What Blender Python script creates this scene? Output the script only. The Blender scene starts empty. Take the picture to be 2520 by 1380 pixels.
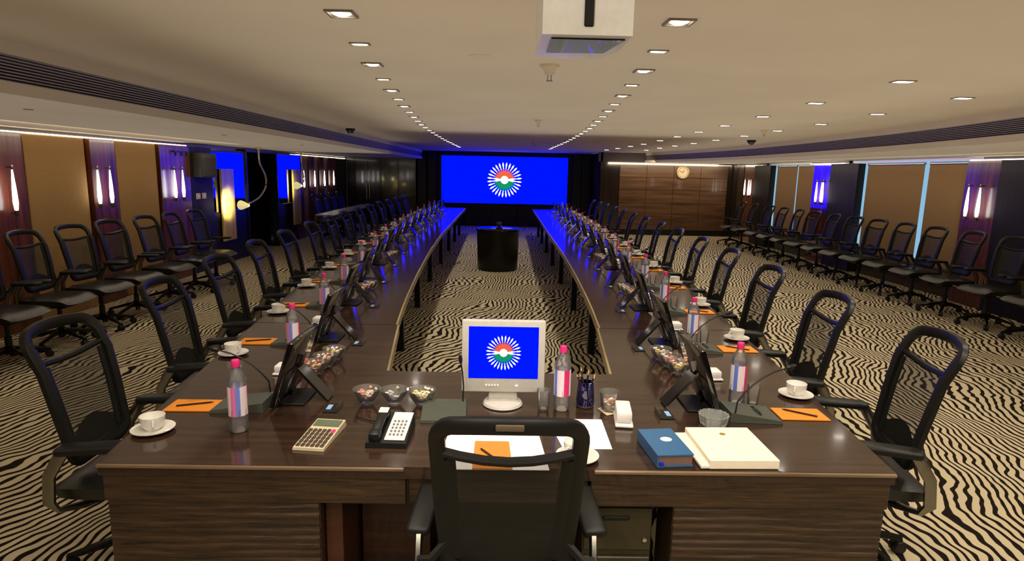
import bpy, bmesh, math, random
from mathutils import Vector, Matrix
random.seed(7)
PI = math.pi
SC = bpy.context.scene
COL = SC.collection

# ------------------------------------------------------------------ camera, world, exposure
cam_d = bpy.data.cameras.new('camera'); cam = bpy.data.objects.new('camera', cam_d); COL.objects.link(cam)
cam_d.sensor_fit = 'HORIZONTAL'; cam_d.sensor_width = 36.0; cam_d.lens = 1520 / 2520 * 36.0
cam_d.clip_start = 0.05; cam_d.clip_end = 100
pitch, roll, yaw = 0.1743, 0.0212, 0.0173
fw = Vector((math.sin(yaw) * math.cos(pitch), math.cos(yaw) * math.cos(pitch), -math.sin(pitch)))
rt = Vector((math.cos(yaw), -math.sin(yaw), 0)); up = rt.cross(fw)
r2 = rt * math.cos(roll) + up * math.sin(roll); u2 = up * math.cos(roll) - rt * math.sin(roll)
m3 = Matrix((r2, u2, -fw)).transposed()
cam.matrix_world = Matrix.Translation((0, 0, 1.78)) @ m3.to_4x4()
SC.camera = cam
SC.view_settings.view_transform = 'Standard'; SC.view_settings.look = 'None'
SC.view_settings.gamma = 1.0; SC.view_settings.use_curve_mapping = False
SC.view_settings.exposure = 0.25
try:
    SC.cycles.use_denoising = True
    SC.cycles.max_bounces = 7; SC.cycles.diffuse_bounces = 4; SC.cycles.glossy_bounces = 4
    SC.cycles.transparent_max_bounces = 16; SC.cycles.transmission_bounces = 6
    SC.cycles.sample_clamp_indirect = 6.0; SC.cycles.caustics_reflective = False; SC.cycles.caustics_refractive = False
except Exception: pass
W = bpy.data.worlds.new('daylight'); SC.world = W; W.use_nodes = True
W.node_tree.nodes['Background'].inputs[0].default_value = (0.36, 0.62, 0.80, 1)
W.node_tree.nodes['Background'].inputs[1].default_value = 0.75
SPOT_W = 20.0          # table downlights
AISLE_W = 26.0         # downlights over the right-hand aisle
WARM = (1.0, 0.89, 0.74)
def area(loc, sx, sy, w, col, rot=(0, 0, 0)):
    l = bpy.data.lights.new('added_fill_light', 'AREA'); l.shape = 'RECTANGLE'; l.size = sx; l.size_y = sy; l.energy = w; l.color = col
    o = bpy.data.objects.new('added_fill_light', l); COL.objects.link(o); o.location = loc; o.rotation_euler = rot
# added unseen uplights: brighten the ceiling and, bounced from it, everything else
area((1.0, 6.2, 1.95), 5.2, 8.4, 43, (1.0, 0.94, 0.84), (math.pi, 0, 0))
area((0.8, -0.3, 1.95), 5.2, 3.2, 40, (1.0, 0.94, 0.84), (math.pi, 0, 0))
area((-3.6, 6.0, 1.90), 2.8, 17.0, 32, (1.0, 0.93, 0.86), (math.pi, 0, 0))
area((5.15, 8.2, 1.90), 3.1, 19.5, 44, (1.0, 0.93, 0.84), (math.pi, 0, 0))
# area lights added under the soffits to brighten the walls
area((-4.3, 4.0, 2.10), 0.08, 13.0, 34, (1.0, 0.82, 0.58), (0, math.radians(38), 0))
area((6.0, 8.6, 2.10), 0.08, 18.0, 34, (1.0, 0.82, 0.60), (0, math.radians(-38), 0))
area((4.9, 17.6, 2.10), 3.4, 0.08, 25, (1.0, 0.80, 0.55), (math.radians(38), 0, 0))

# ------------------------------------------------------------------ helpers
def lin(r, g, b):
    f = lambda c: (c / 255 / 12.92) if c / 255 <= 0.04045 else ((c / 255 + 0.055) / 1.055) ** 2.4
    return (f(r), f(g), f(b), 1)

MATS = {}
def mat(name, col=(0.5, 0.5, 0.5, 1), rough=0.5, metal=0.0, spec=0.5, coat=0.0, emit=None, es=0.0, trans=0.0, alpha=1.0, ior=1.45, noise=0.0, nscale=40, bump=0.0, stretch=None, col2=None):
    if name in MATS: return MATS[name]
    m = bpy.data.materials.new(name); m.use_nodes = True; MATS[name] = m
    nt = m.node_tree; b = nt.nodes['Principled BSDF']
    b.inputs['Base Color'].default_value = col; b.inputs['Roughness'].default_value = rough
    b.inputs['Metallic'].default_value = metal; b.inputs['Specular IOR Level'].default_value = spec
    b.inputs['Coat Weight'].default_value = coat; b.inputs['Coat Roughness'].default_value = 0.05
    b.inputs['IOR'].default_value = ior
    b.inputs['Transmission Weight'].default_value = trans; b.inputs['Alpha'].default_value = alpha
    if emit: b.inputs['Emission Color'].default_value = emit; b.inputs['Emission Strength'].default_value = es
    # every material carries a fine procedural variation
    tc = nt.nodes.new('ShaderNodeTexCoord'); mp = nt.nodes.new('ShaderNodeMapping')
    nt.links.new(tc.outputs['Object'], mp.inputs[0])
    if stretch: mp.inputs['Scale'].default_value = stretch
    n = nt.nodes.new('ShaderNodeTexNoise'); n.inputs['Scale'].default_value = nscale; n.inputs['Detail'].default_value = 3
    nt.links.new(mp.outputs[0], n.inputs[0])
    c2 = col2 or tuple(min(1, c * (1 + max(noise, 0.04))) for c in col[:3]) + (1,)
    c1 = col if col2 else tuple(c * (1 - max(noise, 0.04)) for c in col[:3]) + (1,)
    cr = nt.nodes.new('ShaderNodeValToRGB'); cr.color_ramp.elements[0].color = c1; cr.color_ramp.elements[1].color = c2
    cr.color_ramp.elements[0].position = 0.3; cr.color_ramp.elements[1].position = 0.7
    nt.links.new(n.outputs[0], cr.inputs[0]); nt.links.new(cr.outputs[0], b.inputs['Base Color'])
    if bump:
        bp = nt.nodes.new('ShaderNodeBump'); bp.inputs['Strength'].default_value = bump; bp.inputs['Distance'].default_value = 0.01
        nt.links.new(n.outputs[0], bp.inputs['Height']); nt.links.new(bp.outputs[0], b.inputs['Normal'])
    return m

def emit_mat(name, col, s):
    if name in MATS: return MATS[name]
    m = bpy.data.materials.new(name); m.use_nodes = True; MATS[name] = m
    nt = m.node_tree; nt.nodes.clear()
    e = nt.nodes.new('ShaderNodeEmission'); o = nt.nodes.new('ShaderNodeOutputMaterial')
    e.inputs[0].default_value = col; e.inputs[1].default_value = s
    nt.links.new(e.outputs[0], o.inputs[0]); return m

def thin_mat(name, tint, gloss_col=(1, 1, 1, 1), body=None, bodyfac=0.0, rough=0.03, fres=0.2):
    """thin clear shell: transparent + fresnel gloss (+ some diffuse body)"""
    if name in MATS: return MATS[name]
    m = bpy.data.materials.new(name); m.use_nodes = True; MATS[name] = m
    nt = m.node_tree; nt.nodes.clear()
    t = nt.nodes.new('ShaderNodeBsdfTransparent'); t.inputs[0].default_value = tint
    g = nt.nodes.new('ShaderNodeBsdfGlossy'); g.inputs[0].default_value = gloss_col; g.inputs['Roughness'].default_value = rough
    fr = nt.nodes.new('ShaderNodeLayerWeight'); fr.inputs[0].default_value = fres
    mx = nt.nodes.new('ShaderNodeMixShader'); o = nt.nodes.new('ShaderNodeOutputMaterial')
    nt.links.new(fr.outputs['Fresnel'], mx.inputs[0]); nt.links.new(t.outputs[0], mx.inputs[1]); nt.links.new(g.outputs[0], mx.inputs[2])
    last = mx
    if body:
        d = nt.nodes.new('ShaderNodeBsdfDiffuse'); d.inputs[0].default_value = body
        m2 = nt.nodes.new('ShaderNodeMixShader'); m2.inputs[0].default_value = bodyfac
        nt.links.new(last.outputs[0], m2.inputs[1]); nt.links.new(d.outputs[0], m2.inputs[2]); last = m2
    nt.links.new(last.outputs[0], o.inputs[0]); return m

class MB:
    """collects shapes, links them as one mesh object"""
    def __init__(s): s.v = []; s.f = []; s.m = []
    def add(s, vs, fs, mi=0):
        o = len(s.v); s.v += [tuple(v) for v in vs]; s.f += [tuple(i + o for i in f) for f in fs]; s.m += [mi] * len(fs); return s
    def box(s, cx, cy, cz, sx, sy, sz, mi=0, M=None):
        vs = [Vector((cx + a * sx / 2, cy + b * sy / 2, cz + c * sz / 2)) for c in (-1, 1) for b in (-1, 1) for a in (-1, 1)]
        if M: vs = [M @ v for v in vs]
        return s.add(vs, [(0, 2, 3, 1), (4, 5, 7, 6), (0, 1, 5, 4), (2, 6, 7, 3), (0, 4, 6, 2), (1, 3, 7, 5)], mi)
    def rbox(s, cx, cy, cz, sx, sy, sz, r=0.01, seg=2, mi=0, M=None):
        bm = bmesh.new(); bmesh.ops.create_cube(bm, size=1)
        for v in bm.verts: v.co = Vector((v.co.x * sx, v.co.y * sy, v.co.z * sz))
        bmesh.ops.bevel(bm, geom=list(bm.edges), offset=min(r, min(sx, sy, sz) * 0.49), segments=seg, profile=0.5, affect='EDGES')
        bm.verts.index_update()
        vs = [Vector((v.co.x + cx, v.co.y + cy, v.co.z + cz)) for v in bm.verts]
        if M: vs = [M @ v for v in vs]
        s.add(vs, [[v.index for v in f.verts] for f in bm.faces], mi); bm.free(); return s
    def prism(s, pts, z0, z1, mi=0, M=None):
        n = len(pts)
        vs = [Vector((p[0], p[1], z0)) for p in pts] + [Vector((p[0], p[1], z1)) for p in pts]
        if M: vs = [M @ v for v in vs]
        fs = [tuple(range(n - 1, -1, -1)), tuple(range(n, 2 * n))] + [(i, (i + 1) % n, n + (i + 1) % n, n + i) for i in range(n)]
        return s.add(vs, fs, mi)
    def lathe(s, prof, n=20, mi=0, c=(0, 0, 0), M=None, cap=True, mod=None):
        vs = []; fs = []
        for j, (r, z) in enumerate(prof):
            for i in range(n):
                a = 2 * PI * i / n; rr = r * (mod(a, j) if mod else 1)
                vs.append(Vector((c[0] + rr * math.cos(a), c[1] + rr * math.sin(a), c[2] + z)))
        for j in range(len(prof) - 1):
            for i in range(n):
                i2 = (i + 1) % n; fs.append((j * n + i, j * n + i2, (j + 1) * n + i2, (j + 1) * n + i))
        if cap:
            if prof[0][0] > 1e-5: fs.append(tuple(range(n - 1, -1, -1)))
            if prof[-1][0] > 1e-5: fs.append(tuple((len(prof) - 1) * n + i for i in range(n)))
        if M: vs = [M @ v for v in vs]
        return s.add(vs, fs, mi)
    def tube(s, pts, rx, ry=None, n=8, closed=False, mi=0, upv=(0, 0, 1), taper=None, square=False):
        ry = ry or rx; P = [Vector(p) for p in pts]; m = len(P); vs = []; fs = []
        for k in range(m):
            if closed: d = P[(k + 1) % m] - P[k - 1]
            else: d = P[min(k + 1, m - 1)] - P[max(k - 1, 0)]
            d.normalize(); u = Vector(upv)
            if abs(u.dot(d)) > 0.97: u = Vector((0, 1, 0)) if abs(d.y) < 0.9 else Vector((1, 0, 0))
            a = d.cross(u).normalized(); b = a.cross(d).normalized()
            t = taper[k] if taper else 1
            for i in range(n):
                th = 2 * PI * (i + 0.5) / n; c, q = math.cos(th), math.sin(th)
                if square: c = math.copysign(abs(c) ** 0.5, c); q = math.copysign(abs(q) ** 0.5, q)
                vs.append(P[k] + a * (rx * t * c) + b * (ry * t * q))
        for k in range(m if closed else m - 1):
            k2 = (k + 1) % m
            for i in range(n):
                i2 = (i + 1) % n; fs.append((k * n + i, k * n + i2, k2 * n + i2, k2 * n + i))
        if not closed: fs += [tuple(range(n - 1, -1, -1)), tuple((m - 1) * n + i for i in range(n))]
        return s.add(vs, fs, mi)
    def ball(s, c, r, n=10, mi=0, sc=(1, 1, 1)):
        prof = [(max(r * math.sin(PI * j / 6), 1e-6), -r * math.cos(PI * j / 6)) for j in range(7)]
        M = Matrix.Translation(c) @ Matrix.Diagonal((sc[0], sc[1], sc[2], 1))
        return s.lathe(prof, n, mi, M=M, cap=False)
    def build(s, name, mats, parent=None, smooth=35, loc=None, rot=None):
        me = bpy.data.meshes.new(name); me.from_pydata(s.v, [], s.f)
        if not isinstance(mats, (list, tuple)): mats = [mats]
        for m in mats: me.materials.append(m)
        me.polygons.foreach_set('material_index', s.m)
        bm = bmesh.new(); bm.from_mesh(me); bmesh.ops.recalc_face_normals(bm, faces=bm.faces); bm.to_mesh(me); bm.free()
        if smooth:
            me.polygons.foreach_set('use_smooth', [True] * len(me.polygons))
            try: me.set_sharp_from_angle(angle=math.radians(smooth))
            except Exception: pass
        o = bpy.data.objects.new(name, me); COL.objects.link(o)
        if parent: o.parent = parent
        if loc: o.location = loc
        if rot: o.rotation_euler = rot
        return o

def tag(o, label=None, cat=None, group=None, kind=None):
    if label: o['label'] = label
    if cat: o['category'] = cat
    if group: o['group'] = group
    if kind: o['kind'] = kind
    return o
def thing(name, label, cat, loc=(0, 0, 0), rz=0.0, group=None):
    o = bpy.data.objects.new(name, None); COL.objects.link(o); o.empty_display_size = 0.1
    o.location = loc; o.rotation_euler = (0, 0, rz); return tag(o, label, cat, group)
KIDS = {}
def kids(o):
    return [c for c in list(COL.objects) if c.parent == o] if o.name not in KIDS else KIDS[o.name]
def freeze(o):
    KIDS[o.name] = [c for c in list(COL.objects) if c.parent == o]
    for c in KIDS[o.name]: freeze(c)
def dup(src, loc, rz=0.0, label=None, group=None):
    def cp(o, par):
        c = o.copy(); COL.objects.link(c)
        if par: c.parent = par
        for k in KIDS[o.name]: cp(k, c)
        return c
    r = cp(src, None); r.location = loc; r.rotation_euler = (0, 0, rz)
    if label: r['label'] = label
    if group: r['group'] = group
    return r
def struct(name, mb, m, parent=None, smooth=35):
    o = mb.build(name, m, parent, smooth)
    if not parent: o['kind'] = 'structure'
    return o
ORD = ['first', 'second', 'third', 'fourth', 'fifth', 'sixth', 'seventh', 'eighth', 'ninth', 'tenth', 'eleventh', 'twelfth', 'thirteenth', 'fourteenth',
       'fifteenth', 'sixteenth', 'seventeenth', 'eighteenth', 'nineteenth', 'twentieth', 'twenty-first', 'twenty-second', 'twenty-third', 'twenty-fourth', 'twenty-fifth', 'twenty-sixth', 'twenty-seventh', 'twenty-eighth']

def interp(tab, y):
    if y <= tab[0][0]: return tab[0][1]
    for (a, p), (b, q) in zip(tab, tab[1:]):
        if y <= b: return p + (q - p) * (y - a) / (b - a)
    return tab[-1][1]

# ------------------------------------------------------------------ materials
def wood_mat(name, dark, light, axis='z', rough=0.2, coat=0.6, scale=18, bump=0.0, spec=0.5, wavy=False):
    if name in MATS: return MATS[name]
    m = bpy.data.materials.new(name); m.use_nodes = True; MATS[name] = m; nt = m.node_tree; b = nt.nodes['Principled BSDF']
    tc = nt.nodes.new('ShaderNodeTexCoord'); mp = nt.nodes.new('ShaderNodeMapping'); nt.links.new(tc.outputs['Object'], mp.inputs[0])
    s = {'x': (0.06, 1, 1), 'y': (1, 0.06, 1), 'z': (1, 1, 0.06)}[axis]; mp.inputs['Scale'].default_value = s
    n = nt.nodes.new('ShaderNodeTexNoise'); n.inputs['Scale'].default_value = scale; n.inputs['Detail'].default_value = 6; n.inputs['Roughness'].default_value = 0.65
    n.inputs['Distortion'].default_value = 0.3 if wavy else 0.1
    nt.links.new(mp.outputs[0], n.inputs[0])
    cr = nt.nodes.new('ShaderNodeValToRGB'); e = cr.color_ramp.elements
    e[0].color = dark; e[1].color = light; e[0].position = 0.34; e[1].position = 0.72
    nt.links.new(n.outputs[0], cr.inputs[0]); nt.links.new(cr.outputs[0], b.inputs['Base Color'])
    b.inputs['Roughness'].default_value = rough; b.inputs['Coat Weight'].default_value = coat; b.inputs['Coat Roughness'].default_value = 0.06
    b.inputs['Specular IOR Level'].default_value = spec
    if bump:
        bp = nt.nodes.new('ShaderNodeBump'); bp.inputs['Strength'].default_value = bump; bp.inputs['Distance'].default_value = 0.01
        nt.links.new(n.outputs[0], bp.inputs['Height']); nt.links.new(bp.outputs[0], b.inputs['Normal'])
    return m

def carpet_mat():
    m = bpy.data.materials.new('zebra_carpet'); m.use_nodes = True; nt = m.node_tree; b = nt.nodes['Principled BSDF']
    L = nt.links.new; N = nt.nodes.new
    tc = N('ShaderNodeTexCoord')
    # slow swirl of the stripes
    n1 = N('ShaderNodeTexNoise'); n1.inputs['Scale'].default_value = 0.9; n1.inputs['Detail'].default_value = 1; L(tc.outputs['Object'], n1.inputs[0])
    s1 = N('ShaderNodeVectorMath'); s1.operation = 'SUBTRACT'; s1.inputs[1].default_value = (0.5, 0.5, 0.5); L(n1.outputs['Color'], s1.inputs[0])
    k1 = N('ShaderNodeVectorMath'); k1.operation = 'SCALE'; k1.inputs['Scale'].default_value = 0.75; L(s1.outputs[0], k1.inputs[0])
    # short wobble, pronounced across the stripes
    n2 = N('ShaderNodeTexNoise'); n2.inputs['Scale'].default_value = 5.5; n2.inputs['Detail'].default_value = 1; L(tc.outputs['Object'], n2.inputs[0])
    s2 = N('ShaderNodeVectorMath'); s2.operation = 'SUBTRACT'; s2.inputs[1].default_value = (0.5, 0.5, 0.5); L(n2.outputs['Color'], s2.inputs[0])
    k2 = N('ShaderNodeVectorMath'); k2.operation = 'SCALE'; k2.inputs['Scale'].default_value = 0.10; L(s2.outputs[0], k2.inputs[0])
    a1 = N('ShaderNodeVectorMath'); a1.operation = 'ADD'; L(tc.outputs['Object'], a1.inputs[0]); L(k1.outputs[0], a1.inputs[1])
    a2 = N('ShaderNodeVectorMath'); a2.operation = 'ADD'; L(a1.outputs[0], a2.inputs[0]); L(k2.outputs[0], a2.inputs[1])
    mp = N('ShaderNodeMapping'); mp.inputs['Rotation'].default_value = (0, 0, math.radians(16)); L(a2.outputs[0], mp.inputs[0])
    w = N('ShaderNodeTexWave'); w.wave_type = 'BANDS'; w.bands_direction = 'X'; w.inputs['Scale'].default_value = 0.314 / 0.058
    w.inputs['Distortion'].default_value = 1.3; w.inputs['Detail'].default_value = 1; w.inputs['Detail Scale'].default_value = 1.3
    L(mp.outputs[0], w.inputs[0])
    cr = N('ShaderNodeValToRGB'); e = cr.color_ramp.elements
    e[0].position = 0.30; e[0].color = lin(26, 20, 12); e[1].position = 0.40; e[1].color = lin(196, 180, 148)
    L(w.outputs[0], cr.inputs[0])
    n3 = N('ShaderNodeTexNoise'); n3.inputs['Scale'].default_value = 260; L(tc.outputs['Object'], n3.inputs[0])
    mx = N('ShaderNodeMixRGB'); mx.blend_type = 'MULTIPLY'; mx.inputs[0].default_value = 0.5; L(cr.outputs[0], mx.inputs[1])
    c3 = N('ShaderNodeValToRGB'); c3.color_ramp.elements[0].color = (0.6, 0.6, 0.6, 1); c3.color_ramp.elements[1].color = (1, 1, 1, 1); L(n3.outputs[0], c3.inputs[0]); L(c3.outputs[0], mx.inputs[2])
    L(mx.outputs[0], b.inputs['Base Color']); b.inputs['Roughness'].default_value = 0.95; b.inputs['Specular IOR Level'].default_value = 0.1
    bp = N('ShaderNodeBump'); bp.inputs['Strength'].default_value = 0.5; bp.inputs['Distance'].default_value = 0.004; L(w.outputs[0], bp.inputs['Height']); L(bp.outputs[0], b.inputs['Normal'])
    return m

M_carpet = carpet_mat()
M_ceil = mat('ceiling_paint', lin(214, 200, 176), 0.85, spec=0.2, noise=0.03, nscale=1.2)
M_soffit = mat('soffit_paint', lin(214, 202, 182), 0.8, spec=0.2, noise=0.03, nscale=1.5)
M_table = wood_mat('espresso_table_veneer', lin(40, 27, 20), lin(66, 46, 34), 'x', rough=0.13, coat=0.35, scale=30)
M_front = wood_mat('rippled_ebony_veneer', lin(30, 22, 15), lin(80, 58, 38), 'x', rough=0.28, coat=0.2, scale=75, bump=0.5, wavy=True)
M_panelin = wood_mat('inner_desk_panel', lin(38, 20, 13), lin(80, 42, 26), 'x', rough=0.35, coat=0.1, scale=16)
M_edge = wood_mat('table_edge_trim', lin(120, 104, 66), lin(168, 150, 104), 'y', rough=0.4, coat=0.1, scale=14)
M_pil = wood_mat('rosewood_pilaster', lin(48, 20, 12), lin(120, 62, 34), 'z', rough=0.3, coat=0.25, scale=16)
M_pilg = wood_mat('lacquered_pilaster', lin(48, 20, 12), lin(120, 62, 34), 'z', rough=0.08, coat=1.0, scale=16, spec=1.0)
M_darkwood = wood_mat('black_brown_wall_veneer', lin(20, 15, 12), lin(44, 33, 25), 'z', rough=0.16, coat=0.6, scale=12)
M_darkmatt = wood_mat('dark_matt_veneer', lin(22, 18, 15), lin(40, 33, 26), 'z', rough=0.5, coat=0.0, scale=12, spec=0.25)
M_brown = wood_mat('walnut_wall_panel', lin(58, 38, 24), lin(104, 74, 46), 'x', rough=0.35, coat=0.25, scale=12)
M_fabric = mat('tan_wall_fabric', lin(142, 112, 72), 0.9, spec=0.1, noise=0.12, nscale=60, bump=0.3)
M_blind = mat('tan_roller_blind', lin(150, 122, 88), 0.9, spec=0.1, noise=0.05, nscale=80)
M_black = mat('matt_black_panel', lin(14, 14, 14), 0.35, spec=0.4, noise=0.1)
M_void = mat('doorway_dark', lin(7, 7, 7), 0.95, spec=0.05)
M_mirror = mat('black_mirror_glass', (0.75, 0.78, 0.85, 1), 0.02, metal=1.0)
M_gold = wood_mat('gilt_wood_strip', lin(150, 125, 60), lin(190, 165, 95), 'z', rough=0.35, coat=0.2, scale=10)
M_grille = mat('grille_metal', lin(165, 150, 152), 0.5)
M_slot = mat('grille_dark', lin(66, 60, 64), 0.8)
M_cream = mat('cream_plastic', lin(205, 190, 160), 0.4)
M_plastic = mat('black_plastic', lin(24, 24, 22), 0.42, spec=0.35)
M_glossblack = mat('gloss_black_plastic', lin(10, 10, 12), 0.07, spec=0.9, coat=0.7)
M_leather = mat('black_leather', lin(20, 20, 18), 0.33, spec=0.6, noise=0.15, nscale=120, bump=0.15)
M_alu = mat('brushed_aluminium', lin(150, 148, 140), 0.28, metal=1.0)
M_chrome = mat('chrome', lin(215, 215, 215), 0.08, metal=1.0)
M_lens_on = emit_mat('lamp_lens', (1, 0.93, 0.82, 1), 14)
M_frame = mat('lamp_frame_grey', lin(120, 108, 92), 0.5)
def weave():
    m = bpy.data.materials.new('mesh_weave'); m.use_nodes = True; nt = m.node_tree; nt.nodes.clear(); N = nt.nodes.new; L = nt.links.new
    t = N('ShaderNodeBsdfTransparent'); p = N('ShaderNodeBsdfPrincipled'); p.inputs['Base Color'].default_value = lin(34, 33, 28); p.inputs['Roughness'].default_value = 0.6
    tc = N('ShaderNodeTexCoord'); n = N('ShaderNodeTexNoise'); n.inputs['Scale'].default_value = 30; L(tc.outputs['Object'], n.inputs[0])
    mr = N('ShaderNodeMapRange'); mr.inputs['To Min'].default_value = 0.60; mr.inputs['To Max'].default_value = 0.70; L(n.outputs[0], mr.inputs[0])
    mx = N('ShaderNodeMixShader'); o = N('ShaderNodeOutputMaterial'); L(mr.outputs[0], mx.inputs[0]); L(t.outputs[0], mx.inputs[1]); L(p.outputs[0], mx.inputs[2]); L(mx.outputs[0], o.inputs[0]); return m
M_mesh = weave()
M_china = mat('white_china', lin(232, 228, 220), 0.12, spec=0.5, coat=0.5)
M_white = mat('white_card', lin(236, 232, 226), 0.5)
M_paper = mat('white_paper', lin(240, 238, 236), 0.7)
M_orange = mat('orange_notepad_card', lin(226, 138, 40), 0.6)
M_pencil = mat('dark_pencil', lin(40, 22, 14), 0.35)
M_pet = thin_mat('clear_plastic', (0.97, 0.97, 0.98, 1), rough=0.06, body=lin(235, 235, 240), bodyfac=0.09, fres=0.28)
M_glass = thin_mat('clear_glass', (0.97, 0.97, 0.97, 1), rough=0.02, body=lin(235, 235, 230), bodyfac=0.07, fres=0.24)
M_pink = mat('pink_cap', lin(232, 50, 130), 0.35)
M_candy = None
M_silver = mat('silver_plastic', lin(196, 192, 184), 0.35, spec=0.5)
M_micgrey = mat('mic_base_grey', lin(72, 76, 66), 0.4)

def label_mat():
    m = bpy.data.materials.new('bottle_label_film'); m.use_nodes = True; nt = m.node_tree; b = nt.nodes['Principled BSDF']; L = nt.links.new; N = nt.nodes.new
    tc = N('ShaderNodeTexCoord'); sp = N('ShaderNodeSeparateXYZ'); L(tc.outputs['Object'], sp.inputs[0])
    at = N('ShaderNodeMath'); at.operation = 'ARCTAN2'; L(sp.outputs[0], at.inputs[0]); L(sp.outputs[1], at.inputs[1])
    ad = N('ShaderNodeMath'); ad.operation = 'MULTIPLY_ADD'; ad.inputs[1].default_value = 1 / (2 * PI); ad.inputs[2].default_value = 0.5; L(at.outputs[0], ad.inputs[0])
    cr = N('ShaderNodeValToRGB'); cr.color_ramp.interpolation = 'CONSTANT'; L(ad.outputs[0], cr.inputs[0]); e = cr.color_ramp.elements
    e[0].position = 0; e[0].color = lin(236, 214, 226)
    e[1].position = 0.10; e[1].color = lin(216, 40, 110)
    for p, c in ((0.22, lin(240, 225, 235)), (0.36, lin(110, 130, 215)), (0.44, lin(240, 236, 240)), (0.56, lin(222, 46, 120)), (0.68, lin(238, 222, 230)), (0.84, lin(120, 138, 220)), (0.92, lin(232, 120, 170))):
        q = e.new(p); q.color = c
    L(cr.outputs[0], b.inputs['Base Color']); b.inputs['Roughness'].default_value = 0.4; return m
M_label = label_mat()
def candy_mat(name, hues):
    m = bpy.data.materials.new(name); m.use_nodes = True; nt = m.node_tree; b = nt.nodes['Principled BSDF']; L = nt.links.new; N = nt.nodes.new
    tc = N('ShaderNodeTexCoord'); v = N('ShaderNodeTexVoronoi'); v.inputs['Scale'].default_value = 70; L(tc.outputs['Object'], v.inputs[0])
    sp = N('ShaderNodeSeparateColor'); L(v.outputs['Color'], sp.inputs[0]); cr = N('ShaderNodeValToRGB'); cr.color_ramp.interpolation = 'CONSTANT'; L(sp.outputs[0], cr.inputs[0])
    e = cr.color_ramp.elements; e[0].color = hues[0]; e[1].color = hues[1]; e[1].position = 1 / len(hues)
    for i, h in enumerate(hues[2:]): e.new((i + 2) / len(hues)).color = h
    L(cr.outputs[0], b.inputs['Base Color']); b.inputs['Roughness'].default_value = 0.3; return m
M_candyA = candy_mat('wrapped_candy_yellow', [lin(225, 200, 90), lin(240, 230, 200), lin(190, 170, 60), lin(235, 120, 130), lin(240, 240, 220)])
M_candyB = candy_mat('wrapped_candy_pink', [lin(240, 225, 215), lin(225, 120, 110), lin(245, 240, 235), lin(230, 180, 160), lin(200, 150, 90)])
M_candyC = candy_mat('wrapped_candy_cream', [lin(245, 235, 200), lin(225, 205, 140), lin(250, 248, 240), lin(210, 190, 120)])

BLUE = (0.0, 0.007, 1.0, 1)
M_blue = emit_mat('screen_blue', BLUE, 1.15)
M_eWhite = emit_mat('screen_white', lin(240, 240, 255), 1.0)
M_eOrange = emit_mat('screen_orange', lin(224, 96, 60), 1.0)
M_eGreen = emit_mat('screen_green', lin(20, 140, 90), 1.0)
M_blueWall = emit_mat('video_wall_blue', (0.0, 0.0013, 1.0, 1), 5.0)

# ------------------------------------------------------------------ the room
ZC, ZS = 2.40, 2.13
XL, XR, YB, YF, YBR = -5.10, 6.80, -3.0, 20.4, 18.4
struct('floor', MB().box((XL + XR) / 2, (YB + YF) / 2, -0.05, XR - XL + 1.2, YF - YB + 0.6, 0.1), M_carpet)
CUR = [(-3.0, 3.2), (0.0, 3.6), (3.0, 4.0), (5.3, 4.4), (7.0, 4.7), (9.5, 4.87), (13.0, 4.95), (16.0, 4.65), (18.4, 4.1)]
XFL = -2.60
ys = [YB + (YBR - YB) * i / 40 for i in range(41)]
def cur(y):
    # smooth (Catmull-like) interpolation of the bowed right cove
    return (interp(CUR, y - 0.8) + interp(CUR, y) + interp(CUR, y + 0.8)) / 3
pts = [(XFL - 0.02, YB)] + [(cur(y) + 0.02, y) for y in ys] + [(2.84, YBR), (2.84, YF), (XFL - 0.02, YF)]
struct('ceiling', MB().prism(pts, ZC, ZC + 0.06), M_ceil)
sL = MB().box((XL + XFL) / 2 - 0.13, (YB + YF) / 2, ZS + 0.03, XFL - XL + 0.2, YF - YB, 0.06)
struct('ceiling_soffit_left', sL, M_soffit)
sR = MB().prism([(cur(y) , y) for y in ys] + [(XR + 0.2, YBR), (XR + 0.2, YB)], ZS, ZS + 0.06)
struct('ceiling_soffit_right', sR, M_soffit)
struct('trim_4', MB().box(3.5, YBR + 0.02, 2.265, 1.45, 0.04, 0.27), M_slot)
# fascias (with the long air grille let into them)
fl = MB().box(XFL - 0.015, (YB + YF) / 2, 2.365, 0.03, YF - YB, 0.07).box(XFL - 0.013, (YB + YF) / 2, 2.158, 0.032, YF - YB, 0.064)
struct('trim_1', fl, M_soffit)
def ribbon(z0, z1, off, th):
    P = [(cur(y) + off, y) for y in ys] + [(cur(y) + off + th, y) for y in reversed(ys)]
    mb = MB(); n = len(ys)
    for i in range(n - 1):
        a, b = ys[i], ys[i + 1]
        mb.prism([(cur(a) + off, a), (cur(b) + off, b), (cur(b) + off + th, b), (cur(a) + off + th, a)], z0, z1)
    return mb
struct('trim_2', ribbon(2.33, ZC, 0, 0.04).add([], []), M_soffit)
struct('trim_3', ribbon(ZS - 0.004, 2.188, -0.012, 0.04), M_soffit)
gl = thing('air_grille', 'long dark slatted air grille along the ceiling fascia above the chairs beside the left wall', 'air vent', (XFL, YB, 2.185))
MB().box(-0.07, 11.6, 0.0725, 0.02, 23.2, 0.145).build('backing', M_slot, gl)
for k in range(9):
    MB().box(-0.02, 11.6, 0.008 + k * 0.0165, 0.03, 23.2, 0.006, M=None).build('slat', M_grille, gl)
gr = thing('air_grille', 'long dark slatted air grille bowed along the ceiling fascia on the window side', 'air vent', (0, 0, 2.185))
def ribz(z0, z1, off, th):
    mb = ribbon(z0 - 2.185, z1 - 2.185, off, th); return mb
ribz(2.185, 2.33, 0.07, 0.02).build('backing', M_slot, gr)
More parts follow.
